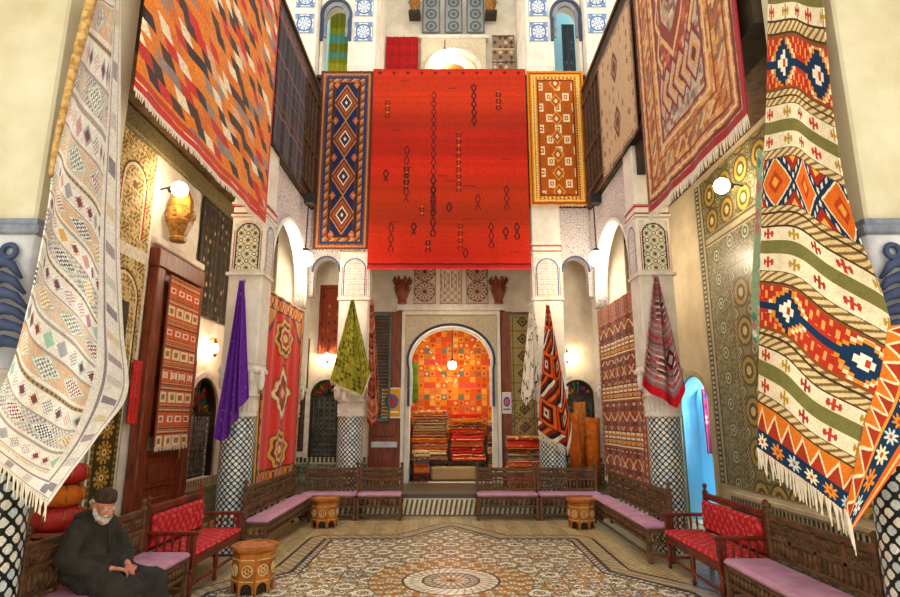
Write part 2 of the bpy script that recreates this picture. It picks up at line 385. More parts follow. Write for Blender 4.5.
def p_red(W, H):
    r = random.Random(11)
    chains = [(.10, .16, .10), (.10, .52, .06), (.23, .40, .28), (.23, .5, .12), (.40, .12, .62), (.40, .55, .3), (.56, .33, .3), (.66, .08, .22), (.68, .64, .08), (.82, .12, .1), (.86, .60, .12), (.50, .68, .05), (.57, .78, .13), (.28, .78, .06), (.14, .78, .14), (.37, .86, .06), (.76, .78, .12), (.85, .8, .06), (.33, .7, .05), (.92, .78, .08), (.6, .9, .05)]
    def f(s, t):
        x, y = s*W, t*H; p = Pat(x, y, '#b82206')
        n = hsh(np.floor(y/.05), 3); n2 = np.sin(y*3.1)+.6*np.sin(y*7.7+1.3)
        mod = (1+.10*(n-.5)+.07*n2)[..., None]; p.c = p.c*mod; p.c[..., 1] += .03*np.sin(y*2.3)+.02
        for k, (cx, y0, ln) in enumerate(chains):
            X = np.abs(x-cx*W); yy = y-y0*H; L = ln*H; m = (yy > 0) & (yy < L); per = .17+.04*(k % 3)
            w = .055*tri(yy/per+.5); z = np.abs(X-w) < .014+.006*(k % 2)
            p.put(m & z, '#4a1410'); p.put(m & (X < .016) & (tri(yy/per) > .75), ['#c88a30', '#2c1a14', '#701810'][k % 3])
        for k in range(12):
            cx, cy = r.uniform(.08, .92)*W, r.uniform(.05, .95)*H
            p.put((np.abs(x-cx) < .1) & (np.abs(y-cy) < .014), '#7c1c10')
        for k in range(11):
            p.put(dia(x, y, (k+.5)*W/11, .1, .05, .05) < 1, '#5c1c14')
        p.put(y < .03, '#a01810'); p.put(y > H-.09, '#b41a1c'); p.put(y > H-.03, '#e23a30')
        p.put((y > H-.14) & (y < H-.1), '#5a1a10'); p.put((x < .02) | (x > W-.02), '#8c1810')
        return p.c
    return f
def p_gold(W, H):
    def f(s, t):
        x, y = s*W, t*H; p = Pat(x, y, '#b4560c'); d = inset(x, y, W, H)
        p.put(d < .26, '#d8800c'); p.put(np.abs(d-.06) < .015, '#8a3c10'); p.put(np.abs(d-.12) < .02, '#f0c468')
        p.pick(np.abs(d-.18) < .035, np.floor((x+y)/.06)+np.floor((x-y)/.06), ['#d68a20', '#a04c10', '#f2cc78']); p.put(np.abs(d-.25) < .018, '#7c300c')
        cx = (np.floor(x/.2)+.5)*.2; cy = (np.floor(y/.27)+.5)*.27; i = np.floor(x/.2); j = np.floor(y/.27); D = np.maximum(np.abs(x-cx)/.075, np.abs(y-cy)/.1)
        on = ((i+j) % 2 == 0) & (d > .28)
        p.put(on & (D < 1), '#f3ddb0'); p.put(on & (D < .55), '#b84a14'); p.put(on & (D < .25), '#f3ddb0')
        D2 = dia(x, y, W/2, (np.floor((y-.1)/.45)+.5)*.45+.1, .15, .2); ok = d > .28
        p.put(ok & (D2 < 1), '#e0902a'); p.put(ok & (D2 < .7), '#a8480f'); p.put(ok & (D2 < .35), '#f3ddb0')
        return p.c
    return f
def p_beige(W, H):
    def f(s, t):
        x, y = s*W, t*H; p = Pat(x, y, '#c8a67c'); d = inset(x, y, W, H)
        i, j = np.floor(x/.26), np.floor(y/.3); ox = hsh(i, j)*.12; cx = (i+.3)*.26+ox; cy = (j+.3)*.3+hsh(j, i)*.15
        D = dia(x, y, cx, cy, .05, .075); on = hsh(i, j, 4) > .35
        p.put(on & (D < 1), '#7a4a30'); p.put(on & (D < .4), '#c08a58')
        for cy0 in (.28, .72):
            D = dia(x, y, W*.5, H*cy0, .2, .32); p.put(D < 1, '#5c3424'); p.put(D < .7, '#a86a44'); p.put(D < .4, '#5c3424')
        p.put(d < .05, '#6a4630'); p.put(np.abs(d-.1) < .015, '#8c6244')
        return p.c
    return f
def p_persian(W, H):
    def f(s, t):
        x, y = s*W, t*H; p = Pat(x, y, '#b8a08a'); d = np.minimum(np.minimum(x-.02, W-.08-x), H-.12-y)
        gx, gy = np.floor(x/.07), np.floor(y/.08)
        p.pick(np.ones_like(x, bool), np.floor(hsh(gx, gy)*9), ['#b8a08a', '#c4ae96', '#8c5a40', '#b09a8a', '#c0a890', '#a88a70', '#7c6c66', '#c8b49a', '#9a4a34'])
        D = np.maximum(np.abs(x-W*.45)/.62, (np.abs(x-W*.45)/1.25+np.abs(y-H*.28)/1.75))
        for lim, h in ((1.0, '#7a2412'), (.93, '#9c3a1c'), (.66, '#d8b078'), (.6, '#8a2a1c'), (.45, '#b89a78'), (.2, '#8a2418')): p.put(D < lim, h)
        m = (D < .93) & (D > .66); p.pick(m & (hsh(gx*2, gy) > .55), np.floor(hsh(gy, gx)*3), ['#d0a070', '#6c1812', '#c05a3c'])
        m = (D < .45); p.pick(m & (hsh(gx, gy, 2) > .5), np.floor(hsh(gy, gx)*3), ['#8a4a34', '#d8c0a0', '#7a6a5c'])
        zz = .75+.16*tri(y/.55)          # zigzag inner frame
        for wgt, h in ((.085, '#7a2418'), (.045, '#e0b070')):
            p.put((np.abs(np.minimum(x, W-.16-x)-zz) < wgt) & (y < H-1.35), h)
        yb = H-1.15
        for k in range(6):               # row of diamonds near the lower end
            D = dia(x, y, .85+k*(W-1.86)/5, yb-.25+0*x, .26, .4)
            for lim, h in ((1.0, '#7a1c14'), (.82, '#c8a888'), (.5, '#d89048'), (.3, '#5a1c14')): p.put(D < lim, h)
        m = d < .72; p.pick(m, np.floor(hsh(gx, gy, 7)*6), ['#cf9650', '#bf7a38', '#d8aa68', '#b0642c', '#cc8c46', '#946034'])
        for q, w, h in ((.70, .025, '#7c2418'), (.62, .02, '#e0b886'), (.5, .015, '#8a3420'), (.2, .02, '#8a3420'), (.12, .02, '#e0b886'), (.04, .03, '#6e2418')): p.put(np.abs(d-q) < w, h)
        m = np.abs(d-.35) < .07; p.pick(m & (tri((x+y)/.32) > .5), np.floor((x+y)/.32), ['#a03a24', '#7a6a50', '#d8b484'])
        p.put(d < 0, '#9c1420')
        return p.c
    return f
def p_medal(W, H):
    def f(s, t):
        x, y = s*W, t*H; p = Pat(x, y, '#dc2c18'); d = inset(x, y, W, H)
        for k, cy in enumerate((.22, .52, .82)):
            X, Y = (x-W/2)/(.52), (y-H*cy)/.38; R = np.sqrt(X*X+Y*Y) if k != 1 else (np.abs(X)*.9+np.abs(Y)*.7)
            a = np.arctan2(Y, X); R = R*(1+.08*np.sin(8*a))
            for lim, h in ((1.0, '#8a2a18'), (.9, '#e0a040'), (.72, '#6c3020') if k != 1 else (.8, '#f0d8b0'), (.55, '#e8b860') if k != 1 else (.62, '#8a2a18'), (.4, '#b03018'), (.2, '#e8c070')): p.put(R < lim, h)
        p.put(d < .30, '#d0701c'); m = (d < .28)
        p.pick(m, np.floor(x/.07)+np.floor(y/.1), ['#e08420', '#c05a18', '#ec9a34', '#6a3018'])
        p.put(np.abs(d-.05) < .02, '#5a2814'); p.put(np.abs(d-.29) < .02, '#5c2414'); p.put(d < .025, '#d8a050')
        # corner brackets
        for sx in (0, 1):
            X = np.abs(x-(W-.3 if sx else .3)); 
            p.put((X+np.abs(y-.3)*1.0 < .5) & (d > .3), '#7a2014'); p.put((X+np.abs(y-.3) < .36) & (d > .3), '#d88a30')
        return p.c
    return f
def p_kilimdoor(W, H):
    def f(s, t):
        x, y = s*W, t*H; p = Pat(x, y, '#d4641c'); per = H/8; b = np.floor(y/per); yy = y-b*per
        p.pick(yy < per*.4, np.floor(yy/(per*.05)), ['#b85420', '#e0a060', '#6a3020', '#d8783c', '#9a5a3c', '#e4b880', '#c0602a', '#5a3428'])
        c = (np.floor(x/(W/4))+.5)*W/4; dx = np.abs(x-c); dy = np.abs(yy-per*.7); m = yy > per*.42; odd = (b % 2 == 1)
        p.put(m & odd & (dx < .115) & (dy < per*.24), '#f0dfb8'); p.put(m & odd & (dx < .06) & (dy < per*.12), '#9a7a3c')
        p.put(m & ~odd & (dx < .09) & (dy < per*.14), '#f2e6d0'); p.put(m & ~odd & (dx < .05) & (dy < per*.08), '#d05020')
        p.put(m & (b == 4) & (dx < .1) & (dy < per*.22) & (np.abs(dx-.03)/.07 > dy/(per*.24)), '#f4ead8')
        p.put((x < .03) | (x > W-.03), '#8a4022')
        return p.c
    return f
def p_dark(W, H, base='#2c2418', spots=('#b89a70', '#5a4630', '#7a3a24', '#8c8468')):
    def f(s, t):
        x, y = s*W, t*H; p = Pat(x, y, base); i, j = np.floor(x/.17), np.floor(y/.21)
        D = dia(x, y, (i+.3+.4*hsh(i, j))*.17, (j+.3+.4*hsh(j, i))*.21, .035, .06)
        p.pick((D < 1) & (hsh(i, j, 3) > .3), np.floor(hsh(i, j, 9)*4), spots)
        d = inset(x, y, W, H); p.put(np.abs(d-.08) < .012, spots[1])
        return p.c
    return f
def p_bands(W, H):                        # brown kilim with diamond lattices and cream / gold stripes
    def f(s, t):
        x, y = s*W, t*H; p = Pat(x, y, '#8a3418'); per = H/4.0; yy = fr((y+.1)/per)
        lat = np.minimum(tri((x+1.2*y)/.36), tri((x-1.2*y)/.36))
        p.pick(lat < .18, np.floor(y/.09), ['#e0c090', '#4a1c10', '#d8a868']); p.put((lat > .75), '#b8541c')
        st = (yy < .42); seg = np.floor(yy/.035)
        p.pick(st, seg, ['#5a2412', '#efe0bc', '#d88a28', '#b05a18', '#f2e6c8', '#7a3010', '#d09030', '#e09838', '#8a4014', '#f0dcb0', '#9c4418', '#5a2412'])
        p.put(st & (tri(x/.21) < .18) & (seg % 3 == 1), '#6a2c14')
        d = np.minimum(x, W-x); p.put(d < .16, '#a0461c'); p.put(np.abs(d-.14) < .02, '#4a1a0e'); p.put((np.abs(d-.07) < .03) & (tri(y/.12) < .4), '#dca860')
        p.put(y < .35, '#a85a34'); p.pick((y < .3), np.floor((x+y)/.08)+np.floor((x-y)/.08), ['#9c4c2c', '#b86a40', '#7a3420'])
        return p.c
    return f
def p_patch(W, H):
    def f(s, t):
        x, y = s*W, t*H; c = .155; i, j = np.floor(x/c), np.floor(y/c); p = Pat(x, y, '#e07818')
        p.pick(np.ones_like(x, bool), np.floor(hsh(i, j)*8), ['#e8801c', '#e05a18', '#f0982c', '#d8641c', '#e88a24', '#dc4a22', '#f0a848', '#d87a3a'])
        row = (j % 4 == 2); p.put(row & (i % 3 == 1), '#6e7466'); p.put(row & (i % 3 == 2), '#e09040')
        p.put((j % 4 == 0) & (hsh(i, j, 2) > .6), '#e05040')
        D = dia(x, y, (i+.5)*c, (j+.5)*c, .05, .05); p.pick((D < 1) & (hsh(i, j, 5) > .5), np.floor(hsh(j, i)*3), ['#c83a18', '#f4c070', '#b8581c'])
        e = np.minimum(np.minimum(fr(x/c), 1-fr(x/c)), np.minimum(fr(y/c), 1-fr(y/c))); p.put(e < .05, '#d86418')
        dd = np.abs(np.abs(x-W/2)-(.25+.55*(1.6-y))*1.0) ; p.put((dd < .028) & (y < 1.9) & (tri(y/.16) < .38), '#f0d4a4')
        return p.c
    return f
def p_olive(W, H):
    def f(s, t):
        x, y = s*W, t*H; p = Pat(x, y, '#9c8c5a'); per = .42; yy = (np.floor(y/per)+.5)*per; D = dia(x, y, W/2, yy, .15, .14)
        p.put(D < 1, '#4f4a34'); p.put(D < .6, '#8a7a4a'); p.put(D < .3, '#3c382a'); d = inset(x, y, W, H)
        p.put(np.abs(y % per) < .03, '#7a6a44'); m = y > H*.72; z = tri((x+y)/.14)*tri((x-y)/.14)
        p.pick(m & (z > .25), np.floor((x+y)/.14), ['#6e6242', '#7a4a30', '#b0a070']); p.put(d < .04, '#7a6c48'); p.put(np.abs(d-.09) < .012, '#5c5236')
        return p.c
    return f
def p_brick(W, H):
    def f(s, t):
        x, y = s*W, t*H; j = np.floor(y/.11); i = np.floor(x/.22+.5*(j % 2)); p = Pat(x, y, '#a85a44')
        p.pick(np.ones_like(x, bool), np.floor(hsh(i, j)*5), ['#b4664e', '#9a4836', '#c88a6c', '#8a4a3c', '#b87258']); p.put(fr(y/.11) < .16, '#d8b496'); p.put(y > H-.14, '#b81c20')
        return p.c
    return f
def p_motif(W, H, base, dots, pitch=.16, size=.03, prob=.4, rows=None):
    def f(s, t):
        x, y = s*W, t*H; p = Pat(x, y, base); i, j = np.floor(x/pitch), np.floor(y/pitch)
        D = dia(x, y, (i+.5)*pitch, (j+.5)*pitch, size, size*1.2); p.pick((D < 1) & (hsh(i, j) > prob), np.floor(hsh(j, i)*len(dots)), dots)
        if rows: p.pick(fr(y/rows[0]) < .12, np.floor(y/rows[0]), rows[1])
        return p.c
    return f
def p_mauve(W, H):
    def f(s, t):
        x, y = s*W, t*H; p = Pat(x, y, '#9c7474'); b = np.floor(y/.034)
        p.pick(b % 3 == 0, b, ['#b8989090'[:7], '#7c5054', '#b0484c', '#bca09a']); p.put((b % 9 == 4) & (tri(x/.1) < .5), '#d8343a')
        m = (fr(y/.9) > .45) & (fr(y/.9) < .85); z = tri(x/.3+tri(y/.12)*.2); p.pick(m & (z < .4), b, ['#e0c8bc', '#5a2c34', '#8a4a50'])
        D = dia(x, y, W*.72, H*.66, .12, .16); p.put(D < 1, '#4a2028'); p.put(D < .5, '#c8a898')
        p.put(y > H-.13, '#cc1c28')
        return p.c
    return f
def p_blackor(W, H):
    def f(s, t):
        x, y = s*W, t*H; p = Pat(x, y, '#34201a'); c = .55; X, Y = np.abs(fr(x/c)-.5)*c, np.abs(fr(y/c)-.5)*c; D = np.maximum(X, Y)
        for lim, h in ((.26, '#e05a18'), (.19, '#2c1a16'), (.14, '#8a3a20'), (.09, '#d8c0a0'), (.04, '#5a2418')): p.put(D < lim, h)
        i = np.floor(y/c); m = (i % 2 == 1); p.pick(m, np.floor((x+y)/.1), ['#4a2018', '#d8641c', '#6e2c20', '#2c1a16', '#e8dcc8', '#8c3420'])
        return p.c
    return f
def p_script(W, H):
    def f(s, t):
        x, y = s*W, t*H; p = Pat(x, y, '#e6ddcc'); i, j = np.floor(x/.2), np.floor(y/.3); X, Y = fr(x/.2), fr(y/.3)
        a = (np.abs(X-.25) < .07)|(np.abs(X-.75) < .07)|(np.abs(X-Y) < .08); b = (np.abs(X-.5) < .07)|(np.abs(Y-.5) < .06); e = (np.abs(np.hypot(X-.5, Y-.5)-.3) < .06); k = np.floor(hsh(i, j)*3)
        m = np.where(k == 0, a, np.where(k == 1, b, e)) & (Y > .15) & (Y < .8); p.put(m & (hsh(i, j, 2) > .25), '#2c2622')
        return p.c
    return f
def p_pastel(W, H):                       # big cream kilim of the left pier; y runs down the stripes
    def f(s, t):
        x, y = s*W*1.25, t*H*1.25; p = Pat(x, y, '#e4ddcf'); per = .62*1; k = np.floor(y/per); yy = y-k*per
        # thin brown-grey dashed rule
        p.put(np.abs(yy-.05) < .022, '#a89c94'); m = np.abs(yy-.05) < .012; p.pick(m & (k % 2 == 1), np.floor(x/.03), ['#b08a3c', '#6a5a3c']); p.put(np.abs(yy-.33) < .012, '#a89890')
        # row A: small pastel diamonds
        c = .17; i = np.floor(x/c); D = dia(x, yy, (i+.5)*c, .2, .085, .105); pal = ['#b8848c', '#9cc0ac', '#d8a860', '#a8a2a6', '#c89a94', '#8e8488']
        p.pick(D < .92, np.floor(hsh(i, k)*6), pal); ck = (np.floor(x/.02)+np.floor(y/.02)) % 2 == 0
        p.put((D < .92) & ck & (hsh(i, k, 1) > .4), '#efe8dc'); p.put((D < .55) & (hsh(i, k, 3) > .6), '#7c4a50')
        # row B: large diamonds with checker
        c = .42; i = np.floor(x/c+.5*(k % 2)); cx = (i+.5-.5*(k % 2))*c; D = dia(x, yy, cx, .475, .21, .135); m = (yy > .345) & (yy < .605)
        p.pick(m & (D >= 1), k, ['#d6b290', '#d9d0c4', '#d8bfa4']); p.put(m & (D < 1), '#b8c4b0'); p.put(m & (D < .86), '#ece4d6')
        ck = (np.floor(x/.026)+np.floor(y/.026)) % 2 == 0; p.pick(m & (D < .8) & ck, i+k, ['#8a4450', '#4a4858', '#c09440', '#7c8c80'])
        m2 = m & (D >= 1) & ((np.floor(x/.03)+np.floor(y/.03)) % 2 == 0); p.pick(m2 & (k % 3 == 1), i, ['#8a8088', '#b0a49c'])
        # borders: side at high x, end at high y
        e = np.minimum(W*1.25-x, H*1.25-y)
        p.put(e < .40, '#e2dacb'); q = np.where(W*1.25-x < H*1.25-y, y, x); on = (e > .12) & (e < .27) & (fr(q/.34) < .34); p.pick(on, np.floor(q/.34), ['#8a8486', '#d8c4a0', '#a89494', '#c8c0b8']); p.put(np.abs(e-.30) < .014, '#8e8488'); p.put(np.abs(e-.09) < .012, '#a49a98')
        return p.c
    return f
BV = [-20, 4, 15, 30, 42, 90, 96, 104, 119, 131, 148, 158, 207, 214, 230, 244, 258, 276, 290, 341, 346, 361, 376, 392, 408, 419, 446, 472, 490]
def p_rust(W, H, border=False):
    rv = np.array([-20, 89, 182, 268, 372, 478.]); te = np.interp(np.array(BV, float), rv, np.linspace(0, 1, 6))
    ks = ['r', 'o', 'm', 'h', 'N', 'h', 'h', 'm', 'o', 'm', 'h', 'D', 'h', 'h', 'm', 'o', 'm', 'h', 'N', 'h', 'h', 'm', 'o', 'm', 'h', 'Z', 'S', 'e']
    def f(s, t):
        x = s*W; p = Pat(x, t*H, '#e6d6b0'); b = np.clip(np.searchsorted(te, t, side='right')-1, 0, len(ks)-1)
        a0, a1 = te[b], te[np.minimum(b+1, len(te)-1)]; q = (t-a0)/np.maximum(a1-a0, 1e-6); hh = (a1-a0)*H
        for k in set(ks):
            m = np.isin(b, [i for i, c in enumerate(ks) if c == k])
            if k == 'o': p.put(m, '#76703a')
            elif k == 'r': p.put(m, '#b84a20')
            elif k == 'm':
                c = .24; i = np.floor(x/c); X = np.abs(x-(i+.5)*c); Y = np.abs(q-.5)*hh
                p.pick(m & (((X < .013) & (Y < .055))|((Y < .012) & (X < .055))|((np.abs(X-.04) < .011) & (Y < .03))), i, ['#b83a24', '#b08a2c', '#a03020'])
            elif k == 'h':
                p.put(m, '#d9bd86'); p.put(m & (tri((x+q*hh*1.5)/.09) < .42), '#7c6236'); p.put(m & ((q < .12)|(q > .88)), '#4a3420')
            elif k == 'N':
                z = np.floor(x/.035)*.035; st = np.abs(fr(z/.62)-.5)*.62; Y = np.abs(np.floor((q-.5)*hh/.03)*.03+.015)
                p.put(m, '#b5301c'); d2 = st+Y*1.05; e = tri(x/.11+np.floor(q*6)*.5)
                p.put(m & (e < .25) & (Y > .06), '#e89a50'); p.put(m & (d2 < .235), '#f0d8a8'); p.put(m & (d2 < .215), '#e08a28'); p.put(m & (d2 < .18), '#14304c'); p.put(m & (Y < .03), '#14304c')
                p.put(m & (d2 < .085), '#f2e6cc'); p.put(m & (d2 < .035), '#b83a24'); p.put(m & ((q < .06)|(q > .94)), '#8a4a20')
            elif k == 'D':
                p.put(m, '#14304c'); c = .4; i = np.floor(x/c); d2 = np.abs(x-(i+.5)*c)/.16+np.abs(q-.5)*2
                for lim, h in ((1.12, '#f0dcb0'), (1.02, '#d8691c'), (.5, '#b83c1a'), (.25, '#e09a38')): p.put(m & (d2 < lim), h)
                e = np.abs(x-np.round(x/c)*c)/.11+np.minimum(q, 1-q)*3; p.put(m & (e < .9), '#a82c18'); p.put(m & (e < .4), '#e8a848')
                z = np.abs(tri(x/.1)-.5); p.put(m & (np.abs(d2-1.45) < .1) & (z > .25), '#e6d6b0')
            elif k == 'Z':
                p.put(m, '#d8741e'); z = tri(x/.17); p.put(m & (q > z*.8+.15), '#a83418'); p.put(m & (np.abs(q-z*.8-.15) < .09), '#f0d8a8')
            elif k == 'S':
                p.put(m, '#14304c'); c = .2; i = np.floor(x/c); X = (x-(i+.5)*c); Y = (q-.5)*hh; a = np.arctan2(Y, X); R = np.hypot(X, Y); R2 = R/(1+.35*np.cos(8*a))
                p.pick(m & (R2 < .062), i, ['#f0dcb0', '#e08a28', '#c8d0c8']); p.put(m & (R2 < .02), '#b83a24')
            else: p.put(m, '#d8621a')
        return p.c
    return f
def p_rustborder(W, H):                   # s across: 0 at the fold, 1 outer edge
    def f(s, t):
        x, y = s*W, t*H; p = Pat(x, y, '#e6d6b0'); q = s
        z = tri(y/.16); m = q < .42; p.put(m, '#d8741e'); p.put(m & (q*2.2 > z*.8+.1), '#a83418'); p.put(m & (np.abs(q*2.2-z*.8-.1) < .1), '#f0d8a8')
        m = (q > .42) & (q < .8); p.put(m, '#14304c'); c = .17; j = np.floor(y/c); X = (q-.61)*W; Y = y-(j+.5)*c; R = np.hypot(X, Y)/(1+.35*np.cos(8*np.arctan2(Y, X)))
        p.pick(m & (R < .056), j, ['#f0dcb0', '#e08a28', '#c8d0c8']); p.put(m & (R < .018), '#b83a24'); p.put(np.abs(q-.42) < .03, '#e09038'); p.put(q > .8, '#d8621a'); p.put(np.abs(q-.9) < .02, '#f0c080')
        return p.c
    return f
def p_zellige(pitch, W, pale=('#e6eae4', '#d3dfe0', '#ece9dc', '#c3d4dc'), dark='#141a1c'):
    n = max(1, round(W/pitch)); p_ = W/n
    def f(s, t, H=1.95):
        x, y = s*W, t*H; a, b = (x+y)/p_, (x-y)/p_; fa, fb = np.abs(fr(a)-.5), np.abs(fr(b)-.5); p = Pat(x, y, dark)
        m = (np.maximum(fa, fb) < .37) & (fa+fb < .58); p.pick(m, np.floor(hsh(np.floor(a) % n, np.floor(b) % n)*len(pale)), pale)
        return p.c
    return f
# ------------------------------------------------------------------ hung carpet helper
def fringe(parent, pts, L, mat='cream', name='fringe', dn=(0, 0, -1), step=.02, w=.008, seed=1):
    """strands hanging along a polyline"""
    r = random.Random(seed); mb = MB(); dn = Vector(dn)
    pts = [Vector(p) for p in pts]
    for a, b in zip(pts, pts[1:]):
        n = max(1, int((b-a).length/step)); d = (b-a).normalized()
        for i in range(n):
            p = a.lerp(b, (i+.5)/n); l = L*r.uniform(.75, 1.1); k = d*r.uniform(-.02, .02)
            mb.tube([p-dn*.02, p+dn*l*.5+k, p+dn*l+k*1.6], [w, w*.8, w*.5], 4, False)
    return mb.build(name, M[mat], parent)
def hung(name, label, cat, o, e1, W, H, pf, res=.013, amp=.02, waves=3, ph=0, n=None, mat='wool', group=None, th=.014, fr_=None, frmat='cream'):
    root = thing(name, label, cat, Vector(o), 0, group); e1 = np.array(e1, float)
    Pf = flat((0, 0, 0), e1, (0, 0, -1), W, H, n, amp, waves, ph)
    woven('pile', Pf, max(8, int(W/res)), max(8, int(H/res)), pf(W, H), M[mat], root, th)
    if fr_:
        s = np.linspace(0, 1, 40); pts = Pf(s[None], np.ones((1, 40)))[0]
        fringe(root, [Vector(p) for p in pts], fr_, frmat)
    return root
def draped(name, label, cat, apex, bottom, Y, pf, W, H, top=.03, folds=5, amp=.05, nx=70, ny=120, mat='cloth', fr_=None, frmat='cream', sag=0.0, lean=.0):
    A = aty(apex[0], apex[1], Y); B = [aty(u, v, Y) for u, v in bottom]
    root = thing(name, label, cat, A); bx = np.array([[p.x-A.x, p.z-A.z] for p in B]); kk = np.linspace(0, 1, len(B))
    def Pf(s, t):
        b0 = np.interp(s, kk, bx[:, 0]); b1 = np.interp(s, kk, bx[:, 1]); tx = (s-.5)*2*top
        tt = t+sag*np.sin(PI*t); X = tx*(1-tt)+b0*tt; Z = b1*t
        f_ = np.sin(folds*2*PI*s+.8*t)*amp*(.25+.75*np.sqrt(t))+.4*amp*np.sin(folds*3.3*PI*s+2.0*t)
        return np.stack([X, -(f_-f_.min())-lean*t, Z], -1)
    woven('cloth', Pf, nx, ny, pf(W, H), M[mat], root, .008)
    if fr_:
        s = np.linspace(0, 1, 40); fringe(root, [Vector(p) for p in Pf(s[None], np.ones((1, 40)))[0]], fr_, frmat, step=.018)
    hk = MB(); hk.ring((0, .03, .02), .03, .006, 'x', 14, 6); hk.build('hanging_ring', M['brass'], root)
    return root
# ================================================================== THE SETTING
def struct(o): o['kind'] = 'structure'; return o
# ---- floor
POLY = [(0, 11.1), (.8, 9.95), (2.05, 9.95), (2.06, 7.9), (2.75, 7.0), (2.75, 4.6), (-2.75, 4.6), (-2.75, 7.0), (-2.06, 7.9), (-2.05, 9.95), (-.8, 9.95)]
def poly_dist(X, Y, P):
    d = np.full(X.shape, 9.); ins = np.zeros(X.shape, bool)
    for (x0, y0), (x1, y1) in zip(P, P[1:]+P[:1]):
        vx, vy = x1-x0, y1-y0; L = vx*vx+vy*vy; t = np.clip(((X-x0)*vx+(Y-y0)*vy)/L, 0, 1)
        d = np.minimum(d, np.hypot(X-x0-t*vx, Y-y0-t*vy))
        c = ((y0 > Y) != (y1 > Y)); ins ^= c & (X < (x1-x0)*(Y-y0)/(y1-y0+1e-9)+x0)
    return np.where(ins, d, -d)
def floor_col(X, Y):
    p = Pat(X, Y, '#a88a5a'); d = poly_dist(X, Y, POLY)
    p.pick(np.ones_like(X, bool), np.floor(hsh(np.floor(X/.045), np.floor(Y/.045))*6), ['#b0925e', '#bea26e', '#9a7c4c', '#b89a64', '#86683e', '#c6ac7a'])
    a = .50
    for ox, oy, sc in ((0, 0, 1.0), (a/2, a/2, .95), (a/2, 0, .42), (0, a/2, .42)):
        i, j = np.floor((X-ox)/a+.5), np.floor((Y-oy-7.5)/a+.5); x, y = X-ox-i*a, Y-oy-7.5-j*a; R = np.hypot(x, y)/sc; th = np.arctan2(y, x); k = np.cos(8*th); h = hsh(i, j, sc)
        p.put((R < .162+.02*k), '#57452c'); p.put((R < .145+.02*k), '#f6ecce'); p.put((R < .152) & (R > .075) & (np.abs(np.sin(4*th)) < .2), '#5e4a2e')
        p.put(R < .07, '#463a2a'); p.put((R < .052), '#e8dab0'); p.put((R < .036) & (h < .5), '#b8702a'); p.put((R < .036) & (h >= .5), '#38424c')
        p.put((R < .15) & (R > .085) & (k > -.2) & (h > .8), '#c8883c'); p.put((R < .15) & (R > .085) & (k > -.2) & (h < .1), '#5c6c78')
    # outside the star outline: long bands of small tiles
    o = d < 0
    w = (np.floor(X/.05)+np.floor(Y/.05)) % 2; p.pick(o, w+2*(np.floor(X/.2) % 2), ['#e0cc98', '#c4a872', '#d6be8a', '#a98d5c'])
    p.put(o & (tri((X+Y)/.1) < .12), '#6e5c40')
    for q, wd in ((0, .03), (-.26, .022), (.12, .016)): p.put(np.abs(d-q) < wd, '#3a3a36')
    m = (d > .03) & (d < .1); p.pick(m, np.floor(X/.06)+np.floor(Y/.06), ['#ded2b4', '#4a4a46'])
    m = (d < -.03) & (d > -.24); p.pick(m, np.floor((X+Y)/.09), ['#c6b48e', '#a69068'])
    # central medallion
    r = np.hypot(X, Y-7.5); th = np.arctan2(Y-7.5, X)
    k = np.floor((r-.6)/.1); n = np.maximum(6, np.round(2*PI*(.65+.1*k)/.1)); aa = fr(th/(2*PI)*n+.5*(k % 2)); dd = np.hypot((aa-.5)*.1, r-.65-.1*k)
    ring = (r > .6) & (r < 1.0); p.put(ring, '#a88a58'); p.pick(ring & (dd < .044), k+np.floor(th/(2*PI)*n+.5*(k % 2)), ['#efe2bc', '#cc7c28', '#ecdcb0', '#c8883c']); p.put(ring & (dd < .016), '#5a3c1c'); p.put(np.abs(r-1.0) < .01, '#8a7048')
    for lim, h in ((.6, '#3c382e'), (.57, '#f0e8cc'), (.5, '#dcd0ae'), (.46, '#f0e8cc'), (.36, '#3c3a34'), (.33, '#7c7866'), (.24, '#4a4840'), (.22, '#d8ccac'), (.13, '#c08a40'), (.06, '#3c3428')): p.put(r < lim, h)
    m = (r < .33) & (r > .24); p.put(m & (np.cos(24*th) > 0), '#b8ae92'); m = (r < .57) & (r > .37); p.put(m & (np.cos(32*th+30*r) > .55), '#b4a684'); m = (r < .22) & (r > .13); p.put(m & (np.cos(16*th) > .2), '#8c5c2c')
    return p.c
fl0, fl1 = 5.7, 12.06
def floorP(s, t): return np.stack([-4.7+9.4*s, fl0+(fl1-fl0)*t, 0*s], -1)
fo = struct(woven('floor', floorP, 640, 440, lambda s, t: floor_col(-4.7+9.4*s, fl0+(fl1-fl0)*t), M['floor'], None, 0, False))
fo2 = woven('near_paving', lambda s, t: np.stack([-4.7+9.4*s, 1.0+(fl0-1.0)*t, 0*s], -1), 260, 130, lambda s, t: floor_col(-4.7+9.4*s, 1.0+(fl0-1.0)*t), M['floor'], fo, 0, False)
# raised gallery floor with a striped step
ST = .43
g = struct(MB().box(-4.6, 4.6, 12.07, 16.4, 0, ST-.001).build('gallery_floor', M['gfloor']))
def stepcol(s, t):
    x, z = s*9.2, t*ST; p = Pat(x, z, '#d8cba8'); m = tri((x+z*.2)/.1) < .45; p.put(m, '#4c4234'); p.put(z < .085, '#3a3c3a'); p.put(np.abs(z-.1) < .012, '#cfc3a2'); p.put(z > ST-.03, '#6c5c40'); return p.c
woven('riser', lambda s, t: np.stack([-4.6+9.2*s, 12.055+0*s, ST-ST*t], -1), 900, 36, stepcol, M['tile'], g, .01, False)
